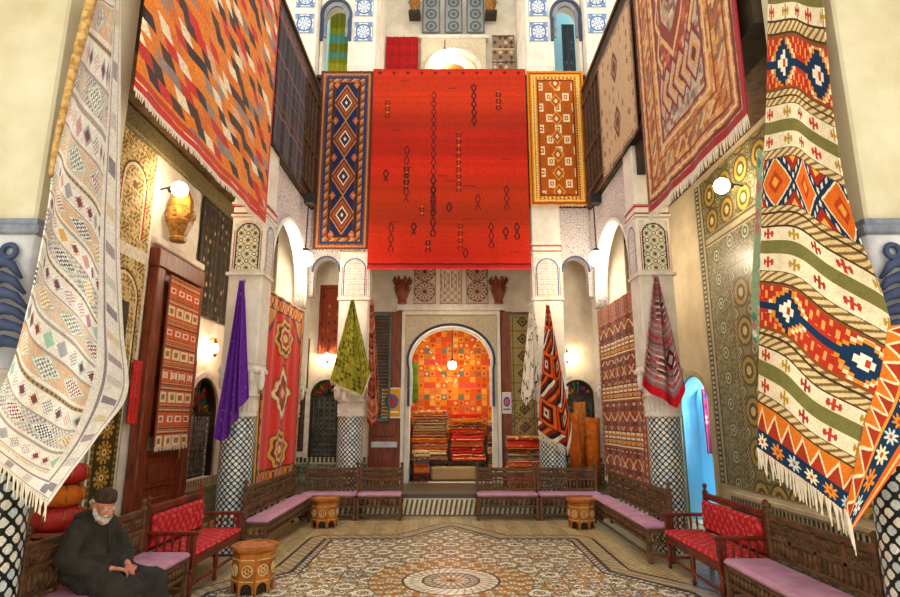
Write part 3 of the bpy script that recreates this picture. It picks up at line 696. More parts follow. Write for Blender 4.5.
# ---- outer walls
WX, WB, GH = 4.62, 14.0, 6.3
WTOP = 15.5
wl = struct(plate('wall_left', rect(2.5, WB, 0, GH), [arch(10.12, 11.42, .85, 2.02, 20)], 'x', -WX-.15, .3, M['white']))
wr = struct(plate('wall_right', rect(2.5, WB, 0, GH), [arch(10.3, 11.65, .02, 2.0, 20, 'shoe', .72)], 'x', WX+.15, .3, M['beige']))
wb = struct(plate('wall_back', rect(-WX-.3, WX+.3, ST, GH), [arch(-1.0, 1.0, ST+.001, 3.1, 26, 'shoe', 1.06), arch(-3.4, -2.62, 1.0, 2.45, 18), arch(2.68, 3.46, 1.0, 2.45, 18)], 'y', WB+.15, .3, M['white']))
# upper storey rear wall
ub = struct(plate('wall_upper', rect(-5.5, 5.5, GH, WTOP), [], 'y', WB+.25, .3, M['white']))
ce = MB()
for s_ in (-1, 1): ce.box(*sorted((s_*3.3, s_*(WX+.3))), 2.5, WB+.1, GH+.01, GH+.2)
ce.box(-3.3, 3.3, 12.35, WB+.1, GH+.01, GH+.2)
struct(ce.build('ceiling', M['woodold']))
# room behind the arch
rm = MB(); rm.box(-1.9, -1.75, WB+.3, 16.3, ST, 4.8).box(1.75, 1.9, WB+.3, 16.3, ST, 4.8).box(-1.9, 1.9, 16.2, 16.35, ST, 4.8).box(-1.9, 1.9, WB+.3, 16.35, 4.8, 4.95)
struct(rm.build('wall_alcove', M['beige']))
# blue passage behind the right-hand arch
bl = MB(); bl.box(WX+.3, 6.3, 10.0, 10.12, 0, 3.0).box(WX+.3, 6.3, 11.9, 12.02, 0, 3.0).box(6.2, 6.32, 10.0, 12.02, 0, 3.0).box(WX+.3, 6.32, 10.0, 12.02, 2.95, 3.05).box(WX+.3, 6.3, 10.0, 12.0, -.03, .01)
struct(bl.build('wall_passage', M['bluew']))
fill_blue = bpy.data.lights.new('passage_fill', 'POINT'); fill_blue.energy = 60; fill_blue.color = (.8, .93, 1); fill_blue.shadow_soft_size = .15  # added cool fill to brighten the passage, no fixture behind it
lo = bpy.data.objects.new('passage_fill', fill_blue); lo.location = (5.6, 10.9, 2.5); COL.objects.link(lo)
# arch mouldings
def arch_band(name, x0, x1, zb, zs, w, axis, pos, th, mat, kind='round', rise=None, parent=None):
    o = arch(x0-w, x1+w, zb, zs, 26, kind, (rise+w) if rise else None); i = arch(x0, x1, zb-.0, zs, 26, kind, rise)
    i = [(a, max(b, zb+.001)) for a, b in i]
    pts = o[:1]+o[1:]          # build as a closed strip: outer path then inner path back
    ring = [p for p in o]+[p for p in reversed(i)]
    return plate(name, ring, [], axis, pos, th, mat, parent)
# ---- dado of green-grey tiles along the outer walls
def dado(name, axis, pos, a0, a1, z0, z1, pale=('#7c8468', '#586250', '#969a7c', '#6e7a68')):
    L, H = a1-a0, z1-z0
    def Pf(s, t):
        a = a0+L*s; z = z1-H*t
        return np.stack([a, pos+0*s, z], -1) if axis == 'y' else np.stack([pos+0*s, a if pos < 0 else a1-L*s, z], -1)
    def cf(s, t):
        x, y = s*L, t*H; p = Pat(x, y, '#3a4036'); c = .05; i, j = np.floor(x/c), np.floor(y/c)
        p.pick(np.minimum(fr(x/c), fr(y/c)) > .15, np.floor(hsh(i, j)*4), list(pale)); p.put(y < .12, '#2e332c'); p.put((y < .12) & (tri(x/.1) < .45), '#c9c4a8'); p.put(np.abs(y-.15) < .02, '#b8ae8c'); return p.c
    return struct(woven(name, Pf, int(L/.02), int(H/.02), cf, M['dado'], None, .01, False))
dado('baseboard_left', 'x', -WX+.015, 9.95, 13.97, .0, .84); dado('baseboard_back', 'y', WB-.015, -4.55, -1.95, ST, 1.02); dado('baseboard_rear', 'y', WB-.015, 2.05, 4.55, ST, 1.02)
dado('baseboard_right', 'x', WX-.015, 11.95, 13.97, .0, .84)
# ---- columns and piers
def star_panel(name, x0, x1, z0, z1, Y, parent, kind, axis='y', sgn=-1):
    W, H = x1-x0, z1-z0
    def Pf(s, t):
        a, z = x0+W*s, z1-H*t
        if axis == 'y': return np.stack([a, Y+0*s, z], -1)
        return np.stack([Y+0*s, a if sgn < 0 else x1-W*s, z], -1)
    def cf(s, t):
        x, y = s*W, t*H; p = Pat(x, y, '#e4dcc8'); X = np.abs(x-W/2)
        if kind == 'star':
            c = W/4.2; i, j = np.floor(X/c+.5), np.floor(y/c+.5); u, v = X-i*c, y-j*c; R = np.hypot(u, v); th = np.arctan2(v, u); odd = (i+j) % 2 == 0
            p.put(np.ones_like(x, bool), '#d8d0b4'); p.put(odd & (R < c*.62+c*.08*np.cos(8*th)), '#6f6a50'); p.put(odd & (R < c*.5), '#e6dfc6'); p.put(odd & (R < c*.33), '#55583e'); p.put(odd & (R < c*.2), '#e9e2c8'); p.put(~odd & (R < c*.3), '#8a8466'); p.put(~odd & (R < c*.14), '#38382c')
        else:
            c = W/5; i, j = np.floor(X/c+.5), np.floor(y/c+.5); u, v = X-i*c, y-j*c; k = np.cos(9*u/c+3*np.sin(6*v/c))*np.cos(8*v/c); p.put(k > .25, '#a8a0a8'); p.put(k < -.55, '#bdb4b4')
        yt = W*.5-.05; ins = np.where(y < yt+.06, np.hypot(X, y-yt-.06) < W/2-.07, X < W/2-.07)
        ins2 = np.where(y < yt+.06, np.hypot(X, y-yt-.06) < W/2-.045, X < W/2-.045)
        p.put(~ins2, '#ddd4c0' if kind == 'star' else '#d9d2cc'); p.put(ins2 & ~ins, '#3c3c4a' if kind == 'star' else '#3f5488')
        m = (X > W/2-.035) & (y > yt); p.put(m, '#b4402c'); e = np.minimum(np.minimum(x, W-x), np.minimum(y, H-y)); p.put(e < .018, '#e9e2d2'); p.put(H-y < .03, '#cfc6b0'); return p.c
    return woven(name, Pf, max(20, int(W/.008)), max(20, int(H/.008)), cf, M['plaster_rel'], parent, .03, False)
def leaf(mb, c, h, w, axis):
    """acanthus spray: a stem with curling lobes, lying on a face"""
    def P(a, z, d): return Vector((c[0]+a, c[1]-d, c[2]+z)) if axis == 'y' else Vector((c[0]+d*(1 if c[0] < 0 else -1), c[1]+a, c[2]+z))
    mb.tube([P(0, 0, .01), P(0, h*.5, .03), P(0, h, .05)], [.045, .04, .015], 8)
    for k in range(6):
        z0 = h*(.05+.14*k); L = w*(1-.09*k)
        for sg in (-1, 1):
            pts = [P(sg*L*q, z0+h*.16*q*q+.34*h*q*(1-q)-.2*h*q**3, .02+.05*math.sin(q*PI)) for q in (0, .25, .5, .75, 1)]
            mb.tube(pts, [.02, .042, .046, .034, .012], 7)
def column(x, y, r, z_pier_top, pier, cap_top, near=False, panel=None, plinth=0.0):
    """tiled shaft, plaster collar, capital, pier; pier=(x0,x1,y0,y1)"""
    c = struct(empty('column', (0, 0, 0))); H = 1.95-plinth
    W = 2*PI*r; pf = p_zellige(.125 if near else .092, W)
    def Pf(s, t):
        a = -PI/2+2*PI*s; return np.stack([x+r*np.cos(a), y+r*np.sin(a), 1.95-H*t], -1)
    woven('shaft', Pf, int(W/.008), int(H/.008), lambda s, t: pf(s, t, H), M['tile'], c, 0)
    mb = MB(); mb.lathe([(r+.02, 1.95), (r+.02, 1.99), (r+.005, 2.0), (r+.005, 2.26), (r+.03, 2.27), (r+.03, 2.3), (.02, 2.3)], (x, y, 0), 36)
    for k in range(24):
        a = 2*PI*k/24; mb.box(x+(r+.005)*math.cos(a)-.012, x+(r+.005)*math.cos(a)+.012, y+(r+.005)*math.sin(a)-.012, y+(r+.005)*math.sin(a)+.012, 2.04, 2.22)
    mb.build('collar', M['capital_w'], c)
    x0, x1, y0, y1 = pier; ex = .06 if near else .0
    # capital: round below, square above, flaring
    n = 48; prof = 9; vs = []; 
    hw, hd = (x1-x0)/2+ex, min((y1-y0)/2, .36)+ex; cx, cy = (x0+x1)/2, y0+min((y1-y0)/2, .36)
    for i in range(prof):
        t = i/(prof-1); f_ = t**1.6
        for k in range(n):
            a = 2*PI*k/n; ca, sa = math.cos(a), math.sin(a); m = max(abs(ca), abs(sa))
            vs.append(((x+(r+.01)*ca)*(1-f_)+(cx+hw*ca/m)*f_, (y+(r+.01)*sa)*(1-f_)+(cy+hd*sa/m)*f_, 2.3+(cap_top-.12-2.3)*t))
    mb = MB(); mb.add(vs, [(i*n+k, i*n+(k+1) % n, (i+1)*n+(k+1) % n, (i+1)*n+k) for i in range(prof-1) for k in range(n)], True)
    mb.build('capital', M['capital_lt' if near else 'capital_w'], c)
    ab = MB(); ab.box(cx-hw-.03, cx+hw+.03, cy-hd-.03, cy+hd+.03, cap_top-.13, cap_top-.05, b=.015).box(cx-hw, cx+hw, cy-hd, cy+hd, cap_top-.05, cap_top); ab.build('abacus', M['capital' if near else 'capital_w'], c)
    lf = MB()
    if near:
        leaf(lf, (cx-(.1 if x > 0 else -.1), y0+.0, 2.36), .85, .48, 'y'); leaf(lf, (x1-.02 if x < 0 else x0+.02, cy, 2.32), .8, .3, 'x')
        for sg in (-1, 1): lf.ring((cx+sg*.27, y0-.06, 3.16), .05, .022, 'y')
    else:
        for k in range(8):
            a = 2*PI*k/8; lf.ball((x+(r+.06)*math.cos(a), y+(r+.06)*math.sin(a), 2.3+(cap_top-2.3)*.5), .075, 6, (.7, .7, 2.2))
    lf.build('leaf_carving', M['leaf' if near else 'capital_w'], c)
    pm = MB(); pm.box(x0, x1, y0, y1, cap_top, z_pier_top, b=.02); pm.build('pier', M['pier' if near else 'white'], c)
    if panel:
        z0, z1, kind = panel
        star_panel('carved_panel', x0+.03, x1-.03, z0, z1, y0-.012, c, kind)
        star_panel('carved_panel', y0+.02, min(y0+.5, y1-.02), z0, z1, (x1+.012) if x < 0 else x0-.012, c, 'lace', 'x', -1 if x < 0 else 1)
        mm = MB(); mm.box(x0-.02, x1+.02, y0-.03, y0+.55, z1+.05, z1+.09).box(x0-.02, x1+.02, y0-.03, y0+.55, z1+.26, z1+.3).box(x0-.03, x1+.03, y0-.04, y0+.5, z0-.07, z0-.02); mm.build('string_course', M['capital_w'], c)
        rl = MB(); rl.box(x0-.015, x1+.015, y0-.025, y0+.5, z1+.1, z1+.12).box(x0-.015, x1+.015, y0-.025, y0+.5, z1+.22, z1+.24); rl.build('red_line', M['redcloth'], c)
    return c
for s_ in (-1, 1):
    px = sorted((s_*3.18, s_*3.95)); column(s_*3.5, 4.5, .28, 9.5, (px[0], px[1], 4.15, 5.12), 3.42, True)
    px = sorted((s_*3.03, s_*3.58)); column(s_*3.32, 9.12, .25, 6.45, (px[0], px[1], 8.9, 9.38), 2.75, False, (4.25, 5.12, 'star'))
    px = sorted((s_*1.8, s_*2.45)); column(s_*2.13, 12.38, .27, 10.2, (px[0], px[1], 12.2, 12.75), 2.62, False, (4.52, 5.45, 'lace'), ST)
    px = sorted((s_*3.2, s_*3.8)); column(s_*3.5, 12.38, .25, 12.9, (px[0], px[1], 12.0, 12.75), 2.62, False, None, ST)
# ---- courtyard facades
for s_, nm in ((-1, 'wall_court_left'), (1, 'wall_court_right')):
    X = s_*3.2
    struct(plate(nm, [(9.3, 4.2), (9.42, 4.2)]+list(reversed(arch(9.42, 11.8, 4.2, 4.5, 20)))[1:-1]+[(11.8, 4.2), (11.98, 4.2), (11.98, 6.4), (9.3, 6.4)], [], 'x', X, .24, M['stucco']))
    up = struct(MB().box(*sorted((s_*3.04, s_*3.34)), 5.15, 11.98, 6.45, 9.4).build('wall_gallery_'+('left' if s_ < 0 else 'right'), M['woodblk']))
    b = MB()
    for z in (6.47, 6.7, 7.6, 8.9, 9.3): b.box(*sorted((s_*3.0, s_*3.04)), 5.15, 11.98, z, z+.08, b=.015)
    for k in range(24): b.box(*sorted((s_*3.01, s_*3.04)), 5.2+k*.28, 5.25+k*.28, 6.78, 8.9)
    b.build('moulding', M['wood'], up)
    lt = struct(MB().box(*sorted((s_*3.1, s_*3.5)), 5.14, 8.88, 5.9, 6.44).build('trim_'+('1' if s_ < 0 else '2'), M['woodblk']))
    a2 = arch_band('arch_edge', 9.47, 11.75, 4.2, 4.5, .06, 'x', s_*3.075, .04, M['capital_w'], 'round', None, None); struct(a2).name = 'trim_arch'
# back facade: side bays with arches, lintel over the centre, dark wooden gallery front, upper piers and arches
bf = struct(plate('wall_court_back', [(-3.3, 4.55), (-3.05, 4.55), (-3.05, 4.95)]+[(-2.77-.28*math.cos(PI*k/12), 5.1+.33*math.sin(PI*k/12)) for k in range(13)]+[(-2.49, 4.55), (-1.85, 4.55), (-1.85, 5.75), (1.85, 5.75), (1.85, 4.55), (2.49, 4.55)]+[(2.77-.28*math.cos(PI*k/12), 5.1+.33*math.sin(PI*k/12)) for k in range(13)]+[(3.05, 4.95), (3.05, 4.55), (3.3, 4.55), (3.3, 6.6), (-3.3, 6.6)], [], 'y', 12.4, .24, M['stucco']))
for s_ in (-1, 1):
    o = [(s_*2.77-.32*math.cos(PI*k/16), 5.1+.37*math.sin(PI*k/16)) for k in range(17)]; i = [(s_*2.77-.285*math.cos(PI*k/16), 5.1+.335*math.sin(PI*k/16)) for k in range(17)]
    plate('arch_edge', o+i[::-1], [], 'y', 12.265, .05, M['leaf'], bf)
gb = struct(MB().box(-3.3, 3.3, 12.3, 12.5, 6.6, 9.98).build('wall_gallery_back', M['woodblk'])); b = MB()
for z in (6.62, 6.85, 7.9, 9.1, 9.85): b.box(-3.24, 3.24, 12.2, 12.3, z, z+.09, b=.015)
b.build('moulding', M['wood'], gb)
uf = struct(plate('wall_upper_court', rect(-3.18, 3.18, 9.98, 14.6), [arch(-1.84, 1.84, 10.05, 12.3, 26, 'round', 1.4), arch(-3.12, -2.5, 10.05, 11.5, 18, 'shoe', .5), arch(2.5, 3.12, 10.05, 11.5, 18, 'shoe', .5)], 'y', 12.5, .4, M['white']))
for s_ in (-1, 1):
    arch_band('arch_edge', *sorted((s_*2.5, s_*3.12)), 10.9, 11.5, .07, 'y', 12.28, .05, M['leaf'], 'shoe', .5, uf)
    arch_band('scalloped_edge', *sorted((s_*2.58, s_*3.04)), 11.0, 11.44, .06, 'y', 12.3, .06, M['capital'], 'shoe', .42, uf)
    for cx, zs in ((s_*2.14, (11.15, 11.85)), (s_*3.5, (11.15, 11.85))):
        for z in zs:
            def medc(s, t, z=z):
                x, y = s-.5, t-.5; R = np.hypot(x, y); th = np.arctan2(y, x); p = Pat(x, y, '#dfe6ea'); e = np.maximum(np.abs(x), np.abs(y)); p.put(e > .45, '#47618c'); p.put(e > .48, '#d8dee4')
                p.put(np.abs(R-.36) < .04, '#54709c'); p.put((R < .31) & (np.cos(8*th)*np.cos(26*R) > .1), '#7a90b4'); p.put((R > .4) & (e < .44) & (np.cos(4*th) < -.4), '#7a90b4'); return p.c
            woven('painted_medallion', lambda s, t, cx=cx, z=z: np.stack([cx-.24+.48*s, (12.285 if abs(cx) < 3 else 11.985)+0*s, z+.27-.54*t], -1), 48, 54, medc, M['plaster_rel'], uf, .01, False)
ur = MB(); ur.box(-1.9, -1.8, 12.7, 14.1, 9.98, 14.4).box(1.8, 1.9, 12.7, 14.1, 9.98, 14.4); ur.box(-4.2, 4.2, 12.5, 14.1, 9.7, 9.95); struct(ur.build('wall_upper_side', M['white']))
# upper rear wall: sculpted arch, lattice panels, side walls coloured blue for the sky light
ubt = struct(plate('trim_3', rect(-.82, .95, 10.8, 12.15), [arch(-.62, .75, 10.9, 11.1, 18, 'round', .62)], 'y', WB-.0, .2, M['stuccow']))
arch_band('arch_edge', -.62, .75, 10.9, 11.1, .09, 'y', WB-.13, .08, M['capital_w'], 'round', .62, ubt)
plate('arch_infill', arch(-.6, .73, 10.9, 11.1, 18, 'round', .6), [], 'y', WB+.05, .06, M['white'], ubt)
plate('brown_tympanum', arch(-.3, .43, 10.92, 11.1, 16, 'round', .32), [], 'y', WB+.0, .05, M['woodor'], ubt)
frz = MB(); frz.box(-.9, 1.03, 13.88, 14.1, 12.16, 12.26); frz.build('ledge', M['capital_w'], ubt)
lt4 = struct(empty('trim_4'))
for cx in (-.55, .07, .68):
    def latc(s, t):
        x, y = s*.5, t*1.1; p = Pat(x, y, '#8f9698'); R = np.hypot(np.abs(x-.25), fr(y/.36)*.36-.18); p.put(np.abs(R-.13) < .03, '#5c6468'); p.put(R < .06, '#5c6468'); e = np.minimum(np.minimum(x, .5-x), np.minimum(y, 1.1-y)); p.put(e < .04, '#666c70'); return p.c
    woven('lattice_panel', lambda s, t, cx=cx: np.stack([cx-.25+.5*s, 13.93+0*s, 13.5-1.15*t], -1), 50, 110, latc, M['plaster_rel'], lt4, .02, False)
struct(MB().box(1.95, 4.2, 14.0, 14.08, 9.98, 14.4).build('wall_upper_right', M['bluew']))  # sky light from above put into the blue of both side walls
struct(MB().box(-4.2, -1.95, 14.0, 14.08, 9.98, 14.4).build('wall_upper_left', M['bluew']))
# ---- portal: white surround, stucco spandrel, blue edged arch, carved frieze
po = struct(empty('door_1'))
plate('surround', [(-1.2, ST), (-1.12, ST), (-1.12, 4.42), (1.12, 4.42), (1.12, ST), (1.2, ST), (1.2, 4.52), (-1.2, 4.52)], [], 'y', WB-.09, .16, M['white'], po)
plate('spandrel', rect(-1.12, 1.12, ST+2.2, 4.42), [[(a, max(b, ST+2.2001)) for a, b in arch(-1.01, 1.01, ST+2.2, 3.1, 26, 'shoe', 1.08)]], 'y', WB-.04, .06, M['stuccow'], po)
arch_band('arch_edge', -1.0, 1.0, 2.2, 3.1, .055, 'y', WB-.09, .05, M['leaf'], 'shoe', 1.06, po)
arch_band('arch_edge', -.93, .93, 2.2, 3.08, .06, 'y', WB-.07, .07, M['capital_w'], 'shoe', .98, po)
plate('cornice', rect(-1.32, 1.32, 4.52, 4.66), [], 'y', WB-.14, .26, M['capital_w'], po)
fz = struct(empty('trim_5'))
for k, cx in enumerate((-.66, 0, .66)):
    def fc(s, t, k=k):
        x, y = s*.58, t*1.15; X = np.abs(x-.29); p = Pat(x, y, '#d9c8b4'); e = np.minimum(np.minimum(x, .58-x), np.minimum(y, 1.15-y))
        if k == 1:
            c = .09; p.put((np.floor(x/c)+np.floor(y/c)) % 2 == 0, '#b49a8c'); A = np.where(y < .75, np.abs(fr(x/.18)-.5) < .22, False); p.put(A & (y > .35), '#8a6a60'); p.put(A & (y > .35) & (np.abs(fr(x/.18)-.5) < .1), '#e6dccc')
        else:
            for cy in (.3, .82):
                R = np.hypot(X, y-cy); th = np.arctan2(y-cy, X); q = np.cos(12*th); p.put((R < .25) & (R > .05) & (q*np.cos(40*R) > 0), '#9a6e5c'); p.put(np.abs(R-.25) < .012, '#7c5648'); p.put(R < .05, '#7c4a3c')
            p.put((tri((x+y)/.12)*tri((x-y)/.12) > .6) & (np.minimum(np.hypot(X, y-.3), np.hypot(X, y-.82)) > .26), '#a8846e')
        p.put(e < .03, '#8a6454'); p.put(e < .012, '#e6dccb'); return p.c
    woven('lattice_panel', lambda s, t, cx=cx: np.stack([cx-.29+.58*s, WB-.03+0*s, 5.85-1.15*t], -1), 80, 150, fc, M['plaster_rel'], fz, .02, False)
# ---- left wall: carved panels, string course, frieze, gold tile strip
tl = struct(empty('trim_6'))
def carved(s, t, W=2.2, H=3.6):
    x, y = s*W, t*H; p = Pat(x, y, '#cbb07a'); k = np.cos(38*x+2.5*np.sin(27*y))*np.cos(41*y+2*np.sin(25*x)); p.put(k > .3, '#8a6c38'); p.put(k < -.45, '#e2cf9c')
    for cx in (.62, 1.62):
        X = np.abs(x-cx)
        for zt, zb, w in ((.35, 1.45, .33), (1.95, 3.5, .42)):
            top = y-zt-w; R = np.where(top < 0, np.hypot(X, top), X); m = (y > zt) & (y < zb) & (R < w); p.put(m & (R > w-.035), '#5c4424'); p.put(m & (R > w-.075) & (R < w-.035), '#e8dcb4')
            if zt > 1: p.put(m & (R < w*.5) & (y > zt+.45), '#4a4236')
            else: p.put(m & (np.hypot(X, y-zt-.35) < .06), '#7a5a2c'); p.put(m & (X > .3) & (y > zt+.4), '#b8402c')
    p.put(np.abs(y-1.68) < .09, '#efe8d8'); p.put((X_ := np.minimum(x, W-x)) < .06, '#efe8d8'); return p.c
woven('carved_panel', lambda s, t: np.stack([-WX+.05+0*s, 6.12+2.2*s, 5.95-3.6*t], -1), 170, 280, carved, M['plaster_rel'], tl, .04, False)
MB().box(-WX+.01, -WX+.1, 5.4, 13.9, 5.98, 6.28, b=.02).build('frieze', M['olive'], tl)
MB().box(-WX+.01, -WX+.12, 8.36, 10.1, 4.56, 4.68, b=.02).build('string_course', M['white'], tl)
def goldstrip(s, t, W=.62, H=2.2):
    x, y = s*W, t*H; X = np.abs(x-W/2); c = .31; v = fr(y/c)*c-c/2; R = np.hypot(X, v); th = np.arctan2(v, X); p = Pat(x, y, '#3c3a22'); p.put((R < .145) & (np.cos(10*th)*np.cos(52*R) > -.1), '#c79a3e'); p.put((R < .04), '#ecd8a0'); p.put(R < .02, '#2c2a1c')
    p.put((X > .19), '#57552f'); p.put((X > .2) & (tri(y/.08) < .4), '#a8884a'); p.put(X > .26, '#e9e2cc'); p.put(X > .29, '#8a8a70'); return p.c
st_ = struct(woven('trim_7', lambda s, t: np.stack([-WX+.03+0*s, 7.44+.72*s, 2.3-2.3*t], -1), 72, 230, goldstrip, M['tile'], None, .03, False))
# ---- right wall: mosaic fountain wall with marble ledge
def mosaic(s, t, W=4.6, H=5.3):
    x, y = s*W, t*H        # x from far (Y=10.3) to near
    p = Pat(x, y, '#958a68'); gx, gy = np.floor(x/.03), np.floor(y/.03)
    p.pick(np.ones_like(x, bool), np.floor(hsh(gx, gy)*6), ['#8f8664', '#7c7452', '#a59a76', '#8a8060', '#b0a680', '#6a6444'])
    def rows(m, u, v, pu, pv, cols, r0=.075):
        i, j = np.floor(u/pu), np.floor(v/pv); R = np.hypot(u-(i+.5)*pu, v-(j+.5)*pv)/r0
        for lim, h in ((1.25, '#5c5a40'), (1.0, cols[0]), (.66, cols[1]), (.36, cols[2])): p.put(m & (R < lim), h)
    yb = 1.05       # boundary between top field and lower field
    top = (y < yb) & (x > .35)
    rows(top, x-.35, y-.1, .55, .48, ('#caa24a', '#5c5a38', '#e6d49a'), .19); rows(top, x-.08, y+.14, .55, .48, ('#a89a6c', '#6c6a48', '#cdbf90'), .08)
    low = (y > yb+.16) & (x > .35); i1 = (x > .35) & (x < .85)
    rows(low & (x < .95), x-.42, y, .5, .42, ('#c6cfae', '#2c5a58', '#e0cf8c'), .1)
    rows(low & (y < yb+.66) & (x > .95), x-.42, y-.1, .5, .5, ('#c6cfae', '#2f6a50', '#e0cf8c'), .11)
    inner = (x > 1.12) & (y > yb+.85); p.put((x > 1.0) & (y > yb+.72), '#5c573e'); p.put((x > 1.03) & (y > yb+.75) & (tri((x+y)/.07) < .5), '#c2b68e')
    p.put(inner, '#a09264'); rows(inner, x-1.12, y-yb-.9, .46, .62, ('#c6a254', '#5e5a3a', '#e2d09a'), .2); rows(inner, x-.89, y-yb-.59, .46, .62, ('#8c8660', '#d4c898', '#4c5c50'), .1)
    m = np.abs(y-yb-.08) < .11; p.put(m, '#cfc4a0'); p.put(m & (np.abs(y-yb-.08) > .05), '#6a6446'); p.put(m & (np.abs(y-yb-.08) > .09), '#d8cdaa')
    m = x < .32; p.put(m, '#8c8466'); p.put(x < .03, '#cfc6a6'); mm = (np.abs(x-.13) < .06); p.put(mm, '#38372c'); p.put(mm & (tri(y/.085) < .5) & (np.abs(x-.13) < .045), '#d6ccaa'); p.put(np.abs(x-.25) < .03, '#c8bd98'); p.put(np.abs(x-.31) < .015, '#4c4a38')
    return p.c
mo = struct(woven('trim_8', lambda s, t: np.stack([WX-.03+0*s, 10.17-4.6*s, 6.15-5.3*t], -1), 380, 440, mosaic, M['tile'], None, .03, False))
lg = struct(empty('trim_9'))
MB().box(4.32, WX-.04, 5.4, 9.4, .76, .83, b=.012).build('marble_ledge', M['marble'], lg)
def ledgec(s, t, W=4.0, H=.76):
    x, y = s*W, t*H; p = Pat(x, y, '#7a7860'); c = .05; p.pick(np.ones_like(x, bool), np.floor(hsh(np.floor(x/c), np.floor(y/c))*4), ['#7a785c', '#605f48', '#93906e', '#56563f']); m = (y < .2); p.put(m, '#cfc6a4'); p.put(m & (tri(x/.09) < .55) & (y > .03) & (y < .17), '#3c4036'); p.put(np.abs(y-.2) < .015, '#3a3a30'); return p.c
woven('tiled_front', lambda s, t: np.stack([4.38+0*s, 9.38-3.96*s, .76-.76*t], -1), 330, 70, ledgec, M['tile'], lg, .02, False)
MB().box(4.4, WX-.03, 5.42, 9.38, 0, .755).build('masonry', M['beige'], lg)
arch_band('reveal', 10.335, 11.615, .03, 2.0, .03, 'x', WX+.16, .3, M['bluew'], 'shoe', .7, wr)
arch_band('trim_10', 10.3, 11.65, .02, 2.0, .12, 'x', WX-.02, .07, M['marble'], 'shoe', .72)['kind'] = 'structure'
# ---- windows
def window(nm, a0, a1, z0, zs, axis, pos, sg):
    w = struct(empty(nm)); c, r = (a0+a1)/2, (a1-a0)/2; face = pos+sg*.0
    arch_band('frame', a0+.05, a1-.05, z0+.001, zs, .05, axis, face-sg*.06, .12, M['woodblk'], 'round', None, w)
    plate('glass', arch(a0+.02, a1-.02, zs+.02, zs+.03, 18), [], axis, face-sg*.14, .015, M['glass'], w)
    plate('shutter_panel', rect(a0+.03, a1-.03, z0, zs), [], axis, face-sg*.16, .03, M['woodblk'], w)
    b = MB(); P = lambda a, z, d: (a, face-sg*.1+d, z) if axis == 'y' else (face-sg*.1+d, a, z)
    nx, nz = max(4, int(2*r/.13)), int((zs-z0)/.13)
    for i in range(nx+1):
        a = a0+.06+(2*r-.12)*i/nx; b.tube([P(a, z0+.04, 0), P(a, zs, 0)], .012, 6)
    for j in range(nz+1):
        z = z0+.06+(zs-z0-.1)*j/nz; b.tube([P(a0+.05, z, 0), P(a1-.05, z, 0)], .012, 6)
    for i in range(nx):
        for j in range(nz): b.ring(P(a0+.06+(2*r-.12)*(i+.5)/nx, z0+.06+(zs-z0-.1)*(j+.5)/nz, 0), .036, .008, axis, 10, 4)
    b.build('iron_grille', M['iron'], w)
    f_ = MB(); f_.box(*((a0+.02, a1-.02, face-sg*.1-.03, face-sg*.1+.03, zs-.03, zs+.03) if axis == 'y' else (face-sg*.1-.03, face-sg*.1+.03, a0+.02, a1-.02, zs-.03, zs+.03)))
    for k in range(7):
        t = PI*(k+.5)/7; f_.tube([P(c, zs, 0), P(c+(r-.06)*math.cos(t), zs+(r-.06)*math.sin(t), 0)], .014, 6)
    f_.build('fan_light_bars', M['woodblk'], w)
    arch_band('moulding', a0, a1, z0, zs, .11, axis, face+sg*.02, .05, M['capital_w'], 'round', None, w)
    return w
window('window_1', 10.12, 11.42, .85, 2.02, 'x', -WX, 1); window('window_2', -3.4, -2.62, 1.0, 2.45, 'y', WB, -1); window('window_3', 2.68, 3.46, 1.0, 2.45, 'y', WB, -1)
# ---- big wooden door in the left wall
d = struct(empty('door_2')); x = -WX+.02
fm = MB(); fm.box(x, x+.16, 8.38, 8.62, 0, 4.2, b=.02).box(x, x+.16, 9.78, 9.98, 0, 4.2, b=.02).box(x, x+.17, 8.36, 9.98, 4.2, 4.5, b=.02); fm.build('frame', M['woodred'], d)
lf = MB(); lf.box(x, x+.07, 8.62, 9.78, .02, 4.2)
for z0, z1 in ((.15, .75), (.9, 1.35), (1.75, 2.4), (2.55, 3.9)):
    lf.box(x+.07, x+.1, 8.72, 9.68, z0, z1, b=.012); lf.box(x+.1, x+.12, 8.82, 9.58, z0+.08, z1-.08, b=.01)
lf.build('door_leaf', M['woodred'], d)
MB().box(x+.1, x+.125, 8.66, 9.74, 1.46, 1.66, b=.005).build('kick_plate', M['steel'], d)
hd = MB(); hd.tube([(x+.12, 9.55, 1.25), (x+.2, 9.55, 1.3), (x+.2, 9.55, 1.55), (x+.12, 9.55, 1.6)], .018, 8); hd.ring((x+.15, 9.3, 1.72), .08, .015, 'x'); hd.build('door_handle', M['brass'], d)
